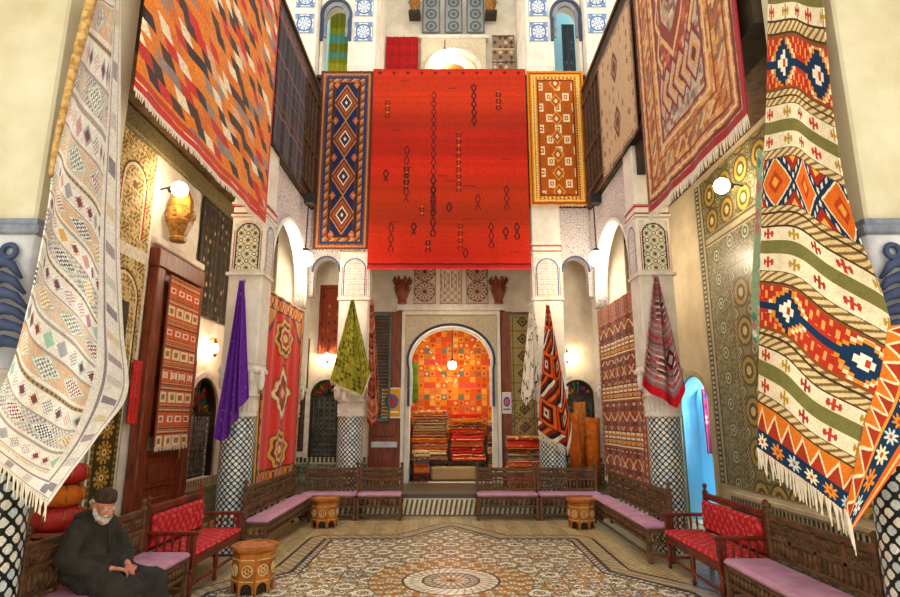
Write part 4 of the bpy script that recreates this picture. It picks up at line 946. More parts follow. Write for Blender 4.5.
# ---- wooden door leaves and shutter beside the portal
d = struct(empty('door_3')); lf = MB(); lf.box(-1.95, -1.22, WB-.12, WB-.02, ST, 4.5)
for z0, z1 in ((.45, 1.15), (1.5, 2.3), (2.45, 3.3), (3.45, 4.4)): lf.box(-1.85, -1.32, WB-.15, WB-.12, z0, z1, b=.012)
lf.build('door_leaf', M['woodred'], d); MB().box(-1.88, -1.27, WB-.17, WB-.15, 1.25, 1.38).build('bolt_plate', M['capital_lt'], d)
d2 = struct(empty('door_4')); lf = MB(); lf.box(1.22, 1.5, WB-.14, WB-.02, ST, 4.5, b=.02); lf.box(1.28, 1.44, WB-.17, WB-.14, ST+.2, 4.3, b=.01); lf.build('door_leaf', M['woodred'], d2)
MB().box(1.5, 2.06, WB-.06, WB-.02, ST, 4.5).build('jamb', M['woodold'], d2)
w = struct(empty('window_4')); sh = MB(); sh.box(-1.98, -1.93, WB-.24, WB-.17, 1.9, 4.42).box(-1.5, -1.45, WB-.24, WB-.17, 1.9, 4.42).box(-1.98, -1.45, WB-.24, WB-.17, 1.85, 1.93).box(-1.98, -1.45, WB-.24, WB-.17, 4.38, 4.46); sh.build('shutter_frame', M['shutter'], w)
sl = MB()
for k in range(30): sl.box(-1.94, -1.49, -.03, .03, -.006, .006, Matrix.Translation((0, WB-.2, 1.98+k*.081)) @ Matrix.Rotation(.6, 4, 'X'))
sl.build('louvers', M['shutter'], w)
# ================================================================== HUNG CARPETS
SX = 2.97
def side(name, label, cat, sgn, Y0, Y1, z1, z0, pf, **k):
    """flat against a court side: left court (sgn -1) reads with Y to the right, right court the other way"""
    if sgn < 0: return hung(name, label, cat, (-SX, Y0, z1), (0, 1, 0), Y1-Y0, z1-z0, pf, **k)
    return hung(name, label, cat, (SX, Y1, z1), (0, -1, 0), Y1-Y0, z1-z0, pf, **k)
side('carpet', 'large orange carpet of slanted dark and cream lozenges hung high above the seated man', 'carpet', -1, 4.8, 8.62, 9.2, 4.93, p_orange, res=.014, amp=.012, fr_=.06)
side('carpet', 'dark narrow-striped carpet hung high beside the orange lozenge carpet', 'carpet', -1, 8.66, 10.5, 8.98, 6.42, lambda W, H: p_stripes(W, H, ['#1e1218', '#2c1216', '#161428', '#5c241c', '#241420', '#3a1618', '#1a1c34', '#7a4a34', '#1a1012']), res=.014, amp=.012)
side('carpet', 'beige carpet scattered with small brown motifs hung high beside the fringed medallion carpet', 'carpet', 1, 8.25, 10.3, 8.85, 6.4, p_beige, res=.014, amp=.012)
side('carpet', 'large rust carpet with hexagonal medallion and white fringe hung high over the mosaic wall', 'carpet', 1, 5.17, 8.05, 8.9, 4.88, p_persian, res=.0135, amp=.012, fr_=.13)
YB = 12.1
hung('carpet', 'navy runner with four stacked diamonds hung from the gallery beside the plain red carpet', 'carpet', (-3.06, YB, 9.95), (1, 0, 0), 1.24, 4.4, p_blue, res=.012, amp=.008, fr_=.03)
hung('carpet', 'huge bright red carpet with sparse dark diamond chains hung from the gallery centre', 'carpet', (-1.83, YB-.03, 9.98), (1, 0, 0), 3.58, 4.87, p_red, res=.0135, amp=.012, waves=5)
hung('carpet', 'small golden orange carpet with cream squares hung from the gallery', 'carpet', (1.78, YB, 9.95), (1, 0, 0), 1.33, 3.36, p_gold, res=.0115, amp=.008, fr_=.03)
e = np.array((.04, .999, 0))
hung('carpet', 'red carpet with three medallions and orange border hung behind the lilac bench', 'carpet', (-3.2, 9.46, 4.12), e, 2.35, 3.35, p_medal, res=.0125, amp=.03, waves=2.5, fr_=.04)
hung('kilim', 'brown kilim with diamond lattices and cream gold stripes hung beside the mauve cloth', 'kilim', (3.1, 11.8, 4.12), (.04, -.999, 0), 2.35, 3.35, p_bands, res=.0125, amp=.02, waves=2, fr_=.05)
hung('kilim', 'narrow orange kilim with rows of cream squares hung over the wooden door', 'kilim', (-WX+.22, 8.66, 4.14), (0, 1, 0), 1.12, 2.65, p_kilimdoor, res=.01, amp=.01, fr_=.05)
hung('rug', 'near-black rug with small pale motifs hung high on the wall above the arched lattice window', 'rug', (-WX+.02, 9.98, 5.98), (0, 1, 0), 1.55, 2.2, p_dark, res=.012, amp=.01)
hung('rug', 'thin brick-red banded rug hung between the wooden door and the arched lattice window', 'rug', (-WX+.02, 9.985, 2.95), (0, 1, 0), .36, 2.15, p_brick, res=.01, amp=0)
hung('rug', 'dark grey-brown rug hung in the shaded corner behind the red medallion carpet', 'rug', (-4.3, WB-.02, 3.85), (1, 0, 0), .82, 2.7, lambda W, H: p_dark(W, H, '#453c34', ('#6a6054', '#5a4a3c', '#7a5a4c', '#5c5a50')), res=.014, amp=.01)
hung('rug', 'red-brown rug hung high on the white rear wall above the green pointed cloth', 'rug', (-3.28, WB-.02, 5.2), (1, 0, 0), .62, 1.75, lambda W, H: p_dark(W, H, '#8a3c28', ('#a8583c', '#6a2a1c', '#b87050', '#5c2418')), res=.012, amp=.01)
hung('runner', 'olive runner with dark diamonds hung right beside the arched doorway', 'runner', (1.42, WB-.14, 4.45), (1, 0, 0), .66, 3.05, p_olive, res=.01, amp=.01, fr_=.04)
hung('carpet', 'patchwork carpet of orange and red squares hung inside the arched doorway', 'carpet', (-1.35, 15.55, 4.72), (1, 0, 0), 2.7, 3.4, p_patch, res=.011, amp=.01)
hung('rug', 'small dark red rug hung in the shadow beside the rolled orange rugs', 'rug', (3.75, WB-.02, 3.4), (1, 0, 0), .45, 1.5, lambda W, H: p_stripes(W, H, ['#6a2418', '#3c2018', '#a04a2c', '#2c1c1c']), res=.014, amp=0)
# upper storey hangings
hung('cloth', 'yellow-green cloth hung in the upper arched opening above the navy runner', 'cloth', (-3.2, 13.3, 12.9), (1, 0, 0), .85, 2.6, lambda W, H: p_stripes(W, H, ['#9a9a1e', '#8a8c1a', '#a8a428', '#5a9a8a', '#7c8418'], .1, .5, 8), res=.02, amp=.02)
hung('cloth', 'plain red cloth hung on the upper storey behind the top of the red carpet', 'cloth', (-1.77, 13.8, 12.1), (1, 0, 0), .88, 1.3, lambda W, H: p_stripes(W, H, ['#a80c10', '#a00a10', '#b01014'], .05, .2, 2), res=.02, amp=.03, waves=4)
hung('rug', 'faded patterned rug hung on the upper storey beside the sculpted white arch', 'rug', (1.12, 13.85, 12.2), (1, 0, 0), .62, 1.4, lambda W, H: p_motif(W, H, '#8a7a66', ['#5a3a30', '#c8b494', '#7a3028'], .15, .06, .2, (.4, ['#4a3830', '#c0a888'])), res=.014, amp=.01)
hung('rug', 'dark narrow rug hung in the upper blue arch above the golden carpet', 'rug', (2.98, 13.6, 12.35), (1, 0, 0), .34, 2.3, lambda W, H: p_dark(W, H, '#34424e', ('#5a6a74', '#24303a', '#6a7478', '#48545c')), res=.014, amp=.01)
# ------------------------------------------------------------------ pointed hanging cloths
draped('hanging_cloth', 'purple cloth with tiny gold sprigs hanging in folds from the left court pier', 'cloth', (244, 282), [(217, 437), (224, 444), (232, 432), (241, 410), (251, 396)], 8.72, lambda W, H: p_motif(W, H, '#6c2f9c', ['#c8a050', '#9a5ac0'], .14, .016, .45), .7, 2.3, folds=4, amp=.06, sag=-.05)
draped('hanging_cloth', 'olive green pointed cloth hanging from the pier left of the arched doorway', 'cloth', (353, 301), [(331, 381), (345, 389), (363, 396), (371, 374)], 11.9, lambda W, H: p_motif(W, H, '#908a26', ['#5c5c18', '#4e4c18', '#a8a040'], .085, .04, .3), .9, 1.9, folds=2.5, amp=.05, fr_=.06)
draped('hanging_cloth', 'twisted terracotta striped cloth hanging beside the olive green pointed cloth', 'cloth', (372, 300), [(368, 421), (372, 429), (377, 426), (380, 402)], 12.14, lambda W, H: p_stripes(W, H, ['#c06a48', '#a84a30', '#d89878', '#8a3424', '#c87c5c'], .02, .08), .5, 2.6, folds=3, amp=.06, nx=40)
draped('hanging_cloth', 'cream cloth with black angular marks hanging right of the arched doorway', 'cloth', (531, 303), [(520, 397), (526, 406), (534, 392), (542, 368)], 12.08, p_script, .9, 2.0, folds=2, amp=.05, nx=80)
draped('hanging_cloth', 'black and orange patchwork cloth with white fringe hanging from the pier', 'cloth', (547, 306), [(537, 430), (549, 439), (567, 448), (571, 424)], 11.9, p_blackor, 1.1, 3.0, folds=2.5, amp=.05, nx=90, ny=160, fr_=.16)
draped('hanging_cloth', 'mauve striped cloth with bright red hem hanging from the right court pier', 'cloth', (654, 277), [(639, 385), (652, 395), (676, 408), (684, 386)], 8.72, p_mauve, .9, 2.0, folds=2.5, amp=.06, nx=90, ny=150)
# pinkish cloth in the blue passage, small red cloth on the left wall
hung('cloth', 'pink and blue printed cloth hanging inside the blue arched passage', 'cloth', (4.97, 11.5, 2.5), (.995, -.1, 0), .5, 1.25, lambda W, H: p_motif(W, H, '#b83a5c', ['#3a4a9c', '#e8a0b0', '#7a2a6a'], .1, .045, .25), res=.014, amp=.04)
hung('cloth', 'small plain red cloth hanging on the carved wall next to the wooden door', 'cloth', (-WX+.1, 8.12, 2.75), (0, 1, 0), .24, .9, lambda W, H: p_stripes(W, H, ['#d02414', '#c41c10'], .1, .3), res=.02, amp=.01)
hung('cloth', 'narrow green cloth hanging at the left jamb of the arched doorway', 'cloth', (-.98, WB+.32, 3.3), (1, 0, 0), .16, 1.0, lambda W, H: p_stripes(W, H, ['#5a7a1e', '#4a6a18'], .1, .3), res=.02, amp=.01)
# ------------------------------------------------------------------ the two great kilims on the near piers
def ctrl(rows, ys, org):
    return [[tuple(aty(u, v, y)-org) for (u, v), y in zip(r, yy)] for r, yy in zip(rows, ys)]
def fold_wave(Pf, amp, k):
    def g(s, t):
        P = Pf(s, t); w = amp*np.sin(k*2*PI*s+2.2*t)*np.sin(PI*np.clip(t*1.1, 0, 1))**.5
        P = P.copy(); P[..., 1] += w; return P
    return g
R0 = aty(100, 0, 4.2); lk = thing('draped_kilim', 'great cream kilim with pastel diamonds draped down the pier behind the seated man', 'kilim', R0)
rows = [[(100, -25), (107, -25), (114, -25), (121, -25)], [(77, 58), (90, 74), (105, 92), (120, 112)], [(54, 150), (72, 178), (96, 208), (118, 240)], [(44, 212), (62, 248), (92, 290), (121, 332)],
        [(26, 300), (50, 330), (85, 362), (125, 392)], [(0, 385), (25, 418), (62, 438), (98, 434)], [(-40, 438), (-5, 462), (24, 486), (48, 505)]]
ys = [[4.0, 4.2, 4.45, 4.7], [3.95, 4.2, 4.4, 4.7], [3.9, 4.05, 4.4, 4.7], [3.85, 4.1, 4.3, 4.65], [3.8, 4.0, 4.2, 4.6], [3.8, 3.9, 4.1, 4.3], [3.85, 3.9, 4.0, 4.05]]
PL = fold_wave(cr_grid(ctrl(rows, ys, R0)), .045, 2.0)
woven('cloth', PL, 230, 560, p_pastel(1.35, 4.6), M['cloth'], lk, .01)
t_ = np.linspace(0, .62, 40); edge = PL(np.zeros((1, 40)), t_[None])[0]
mb = MB(); mb.tube([Vector(p)+Vector((.0, -.02, 0)) for p in edge[:26]], [.045-.0012*i for i in range(26)], 10); mb.build('rolled_edge', M['goldfringe'], lk)
s_l = np.linspace(.02, 1, 40); fringe(lk, [Vector(p) for p in PL(s_l[None], np.ones((1, 40)))[0]], .1, step=.014, w=.006)
R1 = aty(790, 0, 4.2); rk = thing('draped_kilim', 'great rust navy and cream banded kilim draped down the pier over the lilac bench', 'kilim', R1)
rows = [[(768, -25), (785, -25), (802, -25), (820, -25)], [(767, 90), (786, 88), (806, 92), (830, 110)], [(764, 182), (789, 180), (815, 190), (848, 215)], [(762, 262), (793, 268), (838, 295), (888, 328)],
        [(760, 355), (785, 370), (820, 400), (864, 424)], [(757, 450), (783, 468), (814, 490), (844, 514)]]
ys = [[4.7, 4.5, 4.3, 4.05], [4.7, 4.45, 4.3, 4.05], [4.65, 4.4, 4.2, 4.0], [4.6, 4.35, 4.1, 3.9], [4.55, 4.3, 4.1, 3.9], [4.5, 4.3, 4.05, 3.9]]
PR = fold_wave(cr_grid(ctrl(rows, ys, R1)), .03, 1.6)
woven('cloth', PR, 230, 560, p_rust(1.1, 4.3), M['cloth'], rk, .01)
rb = [[(888, 326), (905, 325), (925, 330), (945, 340)], [(880, 375), (895, 388), (912, 402), (930, 415)], [(864, 426), (874, 440), (886, 452), (900, 462)], [(845, 512), (848, 518), (850, 524), (852, 530)]]
yb = [[3.88, 3.85, 3.85, 3.85], [3.88, 3.82, 3.82, 3.82], [3.88, 3.82, 3.82, 3.82], [3.88, 3.86, 3.86, 3.86]]
PB = cr_grid(ctrl(rb, yb, R1)); woven('turned_edge', PB, 90, 220, p_rustborder(.5, 1.6), M['cloth'], rk, .01)
s_l = np.linspace(0, .97, 40); fringe(rk, [Vector(p) for p in PR(s_l[None], np.ones((1, 40)))[0]], .14, step=.011, w=.007)
fringe(rk, [Vector(p) for p in PB(s_l[None], np.ones((1, 40)))[0]], .12, step=.006, w=.006, seed=4)
R2 = aty(757, 200, 4.95); gk = thing('draped_cloth', 'pale green printed cloth peeping out behind the great rust and navy kilim', 'cloth', R2)
PG = cr_grid(ctrl([[(757, 150), (766, 150), (776, 150)], [(755, 220), (765, 220), (776, 220)], [(751, 300), (763, 300), (776, 300)], [(753, 345), (763, 352), (774, 355)]], [[4.9, 4.85, 4.8]]*4, R2))
woven('cloth', PG, 50, 180, p_motif(.3, 1.6, '#8ea07c', ['#c8c4a8', '#5a7a6a', '#b0706a', '#d8d4c0'], .09, .045, .25), M['cloth'], gk, .01)
# ================================================================== FURNITURE
def finial(mb, x, y, z): mb.lathe([(.018, 0), (.026, .012), (.014, .024), (.03, .045), (.034, .06), (.022, .08), (.0, .095)], (x, y, z), 10)
def bench(label, loc, rz, L, D=.42, group=None, posts=2, side_carved=False):
    """local: x along, front towards -y"""
    b = thing('bench', label, 'bench', loc, rz, group); wd = M['woodold']
    for x in (0, L):
        for y in (0, D):
            m = MB(); xx = x+.03 if x == 0 else x-.03; yy = y+.03 if y == 0 else y-.03; top = .97 if y else .43
            m.box(xx-.03, xx+.03, yy-.03, yy+.03, 0, top, b=.008)
            if y: finial(m, xx, yy, top)
            m.build('leg', wd, b)
    m = MB()
    for z0, z1 in ((.39, .43), (.24, .28)):
        m.box(.06, L-.06, .01, .05, z0, z1, b=.006).box(.01, .05, .06, D-.06, z0, z1, b=.006).box(L-.05, L-.01, .06, D-.06, z0, z1, b=.006)
    m.box(.06, L-.06, D-.05, D-.01, .39, .43, b=.006); m.box(.06, L-.06, .03, D-.03, .405, .43); m.build('seat_frame', wd, b)
    m = MB(); n = int((L-.12)/.075)
    for k in range(n):
        x = .06+(L-.12)*(k+.5)/n; m.lathe([(.009, 0), (.022, .035), (.026, .055), (.022, .075), (.009, .11)], (x, .03, .28), 8)
    for k in range(max(2, int((D-.1)/.08))):
        y = .06+(D-.12)*(k+.5)/max(2, int((D-.1)/.08))
        for x in (.03, L-.03): m.lathe([(.009, 0), (.022, .035), (.026, .055), (.022, .075), (.009, .11)], (x, y, .28), 8)
    m.build('turned_apron', wd, b)
    m = MB(); m.box(.06, L-.06, .02, .05, .08, .12, b=.006).box(.015, .045, .05, D-.05, .08, .12).box(L-.045, L-.015, .05, D-.05, .08, .12); m.build('stretcher', wd, b)
    m = MB(); Y0, Y1 = D-.05, D-.015
    for z0, z1 in ((.88, .95), (.70, .74), (.52, .56)): m.box(.06, L-.06, Y0, Y1, z0, z1, b=.006)
    m.box(.06, L-.06, Y0+.01, Y1-.01, .76, .86)
    for k in range(int(L/.5)): m.box(L*(k+1)/(int(L/.5)+1)-.02, L*(k+1)/(int(L/.5)+1)+.02, Y0, Y1, .55, .9)
    n = int((L-.16)/.07)
    for k in range(n):
        x = .08+(L-.16)*(k+.5)/n
        m.lathe([(.008, 0), (.02, .03), (.024, .07), (.02, .11), (.008, .14)], (x, D-.033, .56), 8); m.ring((x, Y0+.006, .81), .026, .009, 'y', 10, 5)
    m.build('backrest', wd, b)
    m = MB(); m.box(.005, L-.005, -.015, D-.055, .432, .505, b=.03); c = m.build('cushion', M['lilac'], b); md = c.modifiers.new('b', 'BEVEL'); md.width = .012; md.segments = 3
    for p in c.data.polygons: p.use_smooth = True
    return b
def settee(label, loc, rz, L, D=.6):
    b = thing('settee', label, 'settee', loc, rz); wd = M['woodmah']
    for x in (.03, L-.03):
        for y in (.03, D-.03):
            m = MB(); top = .66 if y < .1 else .98
            m.lathe([(.02, 0), (.03, .03), (.018, .06), (.03, .1), (.03, .2), (.02, .23), (.032, .27), (.03, .30)], (x, y, 0), 12).box(x-.03, x+.03, y-.03, y+.03, .29, top, b=.008)
            if y > .1: finial(m, x, y, top)
            m.build('leg', wd, b)
    m = MB(); m.lathe([(.02, 0), (.03, .03), (.018, .06), (.03, .2), (.03, .34)], (L/2, .03, 0), 12); m.build('leg', wd, b)
    m = MB(); m.box(.05, L-.05, 0, .05, .32, .41, b=.01).box(.05, L-.05, D-.05, D, .32, .41, b=.01).box(0, .05, .05, D-.05, .32, .41, b=.01).box(L-.05, L, .05, D-.05, .32, .41, b=.01).box(.04, L-.04, .04, D-.04, .37, .405); m.build('seat_frame', wd, b)
    m = MB(); m.tube([(.03, .03, .13), (L-.03, .03, .13)], .018, 8).tube([(.03, .03, .13), (.03, D-.03, .13)], .018, 8).tube([(L-.03, .03, .13), (L-.03, D-.03, .13)], .018, 8); m.build('stretcher', wd, b)
    c = MB().box(.01, L-.01, -.02, D-.09, .412, .485, b=.03).build('seat_cushion', M['ikat'], b)
    c = MB().box(.07, L-.07, D-.12, D-.04, .50, .86, b=.03).build('back_cushion', M['ikat'], b)
    m = MB(); m.box(.05, L-.05, D-.055, D-.005, .87, .95, b=.012).box(.05, L-.05, D-.055, D-.005, .46, .5, b=.01); m.build('back_rail', wd, b)
    for x in (.03, L-.03):
        m = MB(); m.box(x-.035, x+.035, -.04, D-.05, .65, .69, b=.012)
        for k in range(5): m.lathe([(.01, 0), (.016, .05), (.01, .09), (.018, .16), (.01, .24)], (x, .09+k*.085, .41), 8)
        m.build('arm', wd, b)
    return b
RL, RR = PI/2, -PI/2
# local front (-y) turned to +X for the left side (rz=+90: x->+Y), to -X for the right side (rz=-90: x->-Y)
bench('lilac-cushioned wooden bench in front of the red medallion carpet', (-2.66, 8.72, 0), RL, 2.73, .38)
bench('lilac-cushioned wooden bench in front of the brown banded kilim', (2.68, 11.38, 0), RR, 3.1, .38)
bench('wooden bench with lilac cushion under the olive green pointed cloth', (-2.92, 11.56, 0), 0, 1.08, .42)
bench('wooden bench with lilac cushion beside the striped step, below the small posters', (-1.83, 11.56, 0), 0, .87, .42)
bench('wooden bench with lilac cushion before the pile of orange folded rugs', (.5, 11.56, 0), 0, 1.2, .42)
bench('wooden bench with lilac cushion before the rolled orange rugs', (1.71, 11.56, 0), 0, 1.22, .42)
bench('lilac-cushioned wooden bench on which the bearded man sits', (-2.86, 4.85, 0), RL, 1.85, .58)
bench('lilac-cushioned wooden bench under the great rust and navy kilim', (2.86, 6.42, 0), RR, 1.62, .54)
settee('red upholstered settee between the seated man and the lilac bench', (-2.86, 6.78, 0), RL, 1.45)
settee('red upholstered settee in front of the blue arched passage and marble ledge', (2.86, 8.1, 0), RR, 1.58)
# ------------------------------------------------------------------ inlaid octagonal tables
def taboret():
    t = thing('octagonal_table', 'x', 'table', (0, 0, 0), PI/8); R, n, H = .245, 8, .46
    a_in = R*math.cos(PI/8); w = 2*R*math.sin(PI/8)
    m = MB(); m.lathe([(R*.9, .02), (R*.9, H)], (0, 0, 0), 8, False, ph=0); c = m.build('inner_body', M['dark'], t)
    for k in range(8):
        a = PI/8+k*PI/4; T = Matrix.Rotation(a-PI/2, 4, 'Z') @ Matrix.Translation((0, a_in, 0))
        me = plate_mesh([(-w/2, 0), (-w/2+.025, 0)]+[(-w/2+.025, .07)]+[(-.068*math.cos(PI*q/8), .075+.055*math.sin(PI*q/8)) for q in range(9)]+[(w/2-.025, .07), (w/2-.025, 0), (w/2, 0), (w/2, H), (-w/2, H)], [], .02)
        me.transform(T @ AX['y']); me.materials.clear(); p = link('side_panel', me, M['woodor'], t)
        q = MB(); q.ring((0, .015, .27), .062, .008, 'y', 18, 5, T); q.ring((0, .015, .27), .025, .007, 'y', 12, 5, T)
        for j in range(6): q.tube([(.028*math.cos(j*PI/3), .014, .27+.028*math.sin(j*PI/3)), (.06*math.cos(j*PI/3), .014, .27+.06*math.sin(j*PI/3))], .006, 5, True, T)
        q.box(-w/2+.01, w/2-.01, .008, .016, .385, .397, T).box(-w/2+.01, w/2-.01, .008, .016, .15, .16, T); q.build('bone_inlay', M['bone'], p)
    m = MB(); m.lathe([(R*.95, H-.01), (R+.045, H+.02), (R+.055, H+.045), (R+.05, H+.07), (R+.0, H+.07), (R-.02, H+.05), (.0, H+.05)], (0, 0, 0), 8, False); tp = m.build('table_top', M['woodor'], t)
    m = MB(); m.lathe([(R-.03, H+.05), (R-.04, H+.06), (.0, H+.06)], (0, 0, 0), 8, False); m.build('tray', M['traytop'], tp)
    return t
t0 = taboret(); t0.location = (-2.28, 7.08, 0); t0.scale = (.93, .93, .95); t0['label'] = 'octagonal inlaid wooden table in front of the left red settee'
for loc, lb in (((-2.3, 10.98, 0), 'octagonal inlaid wooden table near the bench under the olive green cloth'), ((2.36, 10.9, 0), 'octagonal inlaid wooden table near the bench before the rolled orange rugs')):
    c = copy_tree(t0); c.location = loc; c['label'] = lb
# ------------------------------------------------------------------ piles of folded rugs
OR = {'warm': ['#e27a14', '#cc4e14', '#eca038', '#a83412', '#f0cc88', '#e06a14', '#5a2418'], 'red': ['#dc2410', '#c01c0c', '#e8501c', '#f4d098', '#e83414', '#8a180c'], 'mix': ['#d0642a', '#9a7a54', '#e2a858', '#5a463a', '#c04a2c', '#ecc890', '#7a685a'], 'dark': ['#7a3a20', '#4a2418', '#a8542c', '#c89050', '#5c2c1c']}
def folded_rug(label, x0, x1, y0, y1, z0, z1, pal, seed, group):
    r = random.Random(seed); t = thing('folded_rug', label, 'rug', ((x0+x1)/2, (y0+y1)/2, z0), r.uniform(-.03, .03), group); L, D, H = x1-x0, y1-y0, z1-z0; nl = max(1, round(H/.075))
    # layered profile: a rounded front fold for every layer
    prof = []
    for l in range(nl):
        za, zb = H*l/nl, H*(l+1)/nl
        for k in range(7): a = -PI/2+PI*k/6; prof.append((-D/2+.03-.03*math.cos(a)*1.0-(0.012*((l*7+seed) % 3)), (za+zb)/2+(zb-za)/2*.97*math.sin(a)))
    prof += [(D/2-.02, H), (D/2, H*.8), (D/2, H*.2), (D/2-.02, 0)]
    P = np.array(prof); ny = len(P); nx = 40; q = np.linspace(0, 1, nx+1); sg = [r.uniform(0, 6) for _ in range(3)]
    Z = P[None, :, 1]*(1+.05*np.sin(q*9+sg[0])[:, None]); Yv = P[None, :, 0]+.012*np.sin(q*7+sg[1])[:, None]
    X = (q*L-L/2)[:, None]*(1+.02*np.sin(P[None, :, 1]*40+sg[2])); V = np.stack([X, Yv+0*X, Z+0*X], -1).reshape(-1, 3)
    i, j = np.meshgrid(np.arange(nx), np.arange(ny), indexing='ij'); Fq = np.stack([i*ny+j, (i+1)*ny+j, (i+1)*ny+(j+1) % ny, i*ny+(j+1) % ny], -1).reshape(-1, 4)
    PA = np.array([hx(c) for c in OR[pal]]); base = PA[r.randrange(len(PA))]; rowc = np.array([PA[r.randrange(len(PA))] if r.random() < .42 else base for _ in range(ny)])
    C = np.repeat(rowc[None], nx, 0); blk = hsh(np.floor(np.arange(nx)/3.)[:, None], np.arange(ny)[None]+seed*3.3); C = np.where((blk > .86)[..., None], PA[(np.floor(blk*97) % len(PA)).astype(int)], C)
    vt = [tuple(v) for v in V]; caps = []
    for e in (0, nx):      # closed ends
        vt.append((V[e*ny][0], 0, H/2)); ci = len(vt)-1
        for k in range(ny):
            a, b = e*ny+k, e*ny+(k+1) % ny; caps.append((ci, a, b) if e else (ci, b, a))
    me = bpy.data.meshes.new('folded_rug'); me.from_pydata(vt, [], [tuple(f) for f in Fq.tolist()]+caps); me.update()
    setcol(me, np.concatenate([C.reshape(-1, 3), np.repeat(base[None]*.8, len(caps), 0)])); link('folded_wool', me, M['wool'], t)
    return t
ORD = ['topmost', 'second from top', 'third from top', 'fourth from top', 'fifth from top', 'sixth from top', 'seventh from top', 'eighth from top', 'ninth from top', 'tenth from top']
CN = {'warm': 'orange striped', 'red': 'red striped', 'mix': 'multicoloured striped', 'dark': 'dark rust'}
def pile(where, group, x0, x1, y0, y1, z0, hs, pals, seed):
    r = random.Random(seed); z = z0; n = len(hs)
    for k, (h, p) in enumerate(zip(hs, pals)):
        h *= .93
        dx = r.uniform(-.02, .02); folded_rug(f'{CN[p]} folded rug, {ORD[n-1-k]} of the {where}', x0+dx, x1+dx+r.uniform(-.03, .03), y0+r.uniform(0, .03), y1, z, z+h, p, seed*10+k, group); z += h*1.06+.004
SH = ST+.46
pile('tall pile left under the arch', 'folded rugs in the tall left pile', -.95, -.1, 14.55, 15.2, SH, [.14, .13, .15, .14, .13, .16, .13, .12, .12], ['mix', 'warm', 'mix', 'warm', 'dark', 'mix', 'mix', 'warm', 'warm'], 1)
pile('bright red pile under the arch', 'folded rugs in the red pile', 0.0, .8, 14.55, 15.2, SH, [.17, .15, .13, .16, .14, .15, .12, .12], ['red', 'red', 'warm', 'red', 'red', 'warm', 'warm', 'red'], 2)
pile('low front pile at the left jamb', 'folded rugs in the low left pile', -.88, -.54, 14.05, 14.5, ST, [.2, .18, .2, .16], ['dark', 'warm', 'mix', 'mix'], 3)
pile('narrow dark pile at the right jamb', 'folded rugs in the narrow right pile', .93, 1.35, 14.45, 15.1, ST, [.2, .2, .22, .2, .2, .14, .14, .14], ['dark', 'mix', 'dark', 'mix', 'dark', 'mix', 'dark', 'warm'], 4)
pile('pile below the olive runner', 'folded rugs below the olive runner', 1.28, 2.1, 13.15, 13.74, ST, [.15, .14, .13, .15, .14, .13, .14, .12], ['warm', 'red', 'warm', 'warm', 'mix', 'warm', 'red', 'warm'], 5)
# low wooden stand the piles rest on, burlap-wrapped bale below
t = thing('low_table', 'low dark wooden stand carrying the rug piles under the arch', 'stand', (0, 14.85, ST))
MB().box(-1.0, .84, -.32, .38, .38, .45, b=.01).build('table_top', M['woodblk'], t)
for x in (-.94, -.1, .8):
    for y in (-.27, .33): MB().box(x-.03, x+.03, y-.03, y+.03, 0, .38).build('leg', M['woodblk'], t)
tag(MB().box(-.5, .62, 14.4, 14.52, ST+.002, ST+.34, b=.05).build('bale', M['burlap'], None), 'burlap-wrapped bale standing before the rug piles in the doorway', 'bale')
def rolled(label, x, y, r, H, lean, mat='orangeroll'):
    t = thing('rolled_rug', label, 'rug', (x, y, ST)); t.rotation_euler = (0, lean, 0); m = MB(); n = 28; vs = []
    for k in range(96):                 # a spiral roll
        a = k*2*PI/n; rr = r*(1-.0062*k); vs += [(rr*math.cos(a), rr*math.sin(a), .03+0.008*math.sin(3*a)), (rr*math.cos(a), rr*math.sin(a), H+.012*math.sin(2*a+1))]
    m.add(vs, [(2*k, 2*k+2, 2*k+3, 2*k+1) for k in range(95)], True); o = m.build('roll', M[mat], t); md = o.modifiers.new('s', 'SOLIDIFY'); md.thickness = .012
    [MB().ring((0, 0, H*k), r+.008, .008, 'z', 24, 5).build('tie_cord', M['woodor'], t) for k in (.3, .75)]
rolled('orange rolled rug leaning beside the black and orange cloth', 2.78, 12.95, .15, 1.6, -.05); rolled('thick orange rolled rug, closest of the rolls to the brown banded kilim', 3.1, 12.98, .17, 1.5, .03); rolled('brownish rolled rug standing behind the two orange rolls', 2.95, 13.35, .14, 1.85, .0, 'woodor')
# ------------------------------------------------------------------ posters, lanterns, lamps
def poster(label, x, z, w, h, col):
    def f(s, t):
        p = Pat(s, t, '#efe6d0'); p.put((np.minimum(s, 1-s) > .05) & (np.minimum(t, 1-t) > .05), col[0]); R = np.hypot((s-.5)/.36, (t-.45)/.24); p.put(R < 1, col[1]); p.put(R < .55, col[2]); p.put((t > .76) & (t < .84) & (np.abs(s-.5) < .38), col[3]); return p.c
    o = woven('poster', lambda s, t: np.stack([(s-.5)*w, 0*s, h/2-t*h], -1), 44, 60, f, M['cloth'], None, .004, False); o.location = (x, WB-.19, z); tag(o, label, 'poster')
poster('orange poster with a blue picture pinned on the wooden door', -1.42, 2.28, .46, .72, ('#e8a020', '#5a6ab0', '#c03a3a', '#f4e8c0')); poster('small pale poster with a violet picture pinned right of the arched doorway', 1.33, 2.28, .22, .5, ('#d8d0dc', '#7a4a7c', '#c06a80', '#5a4a7a'))
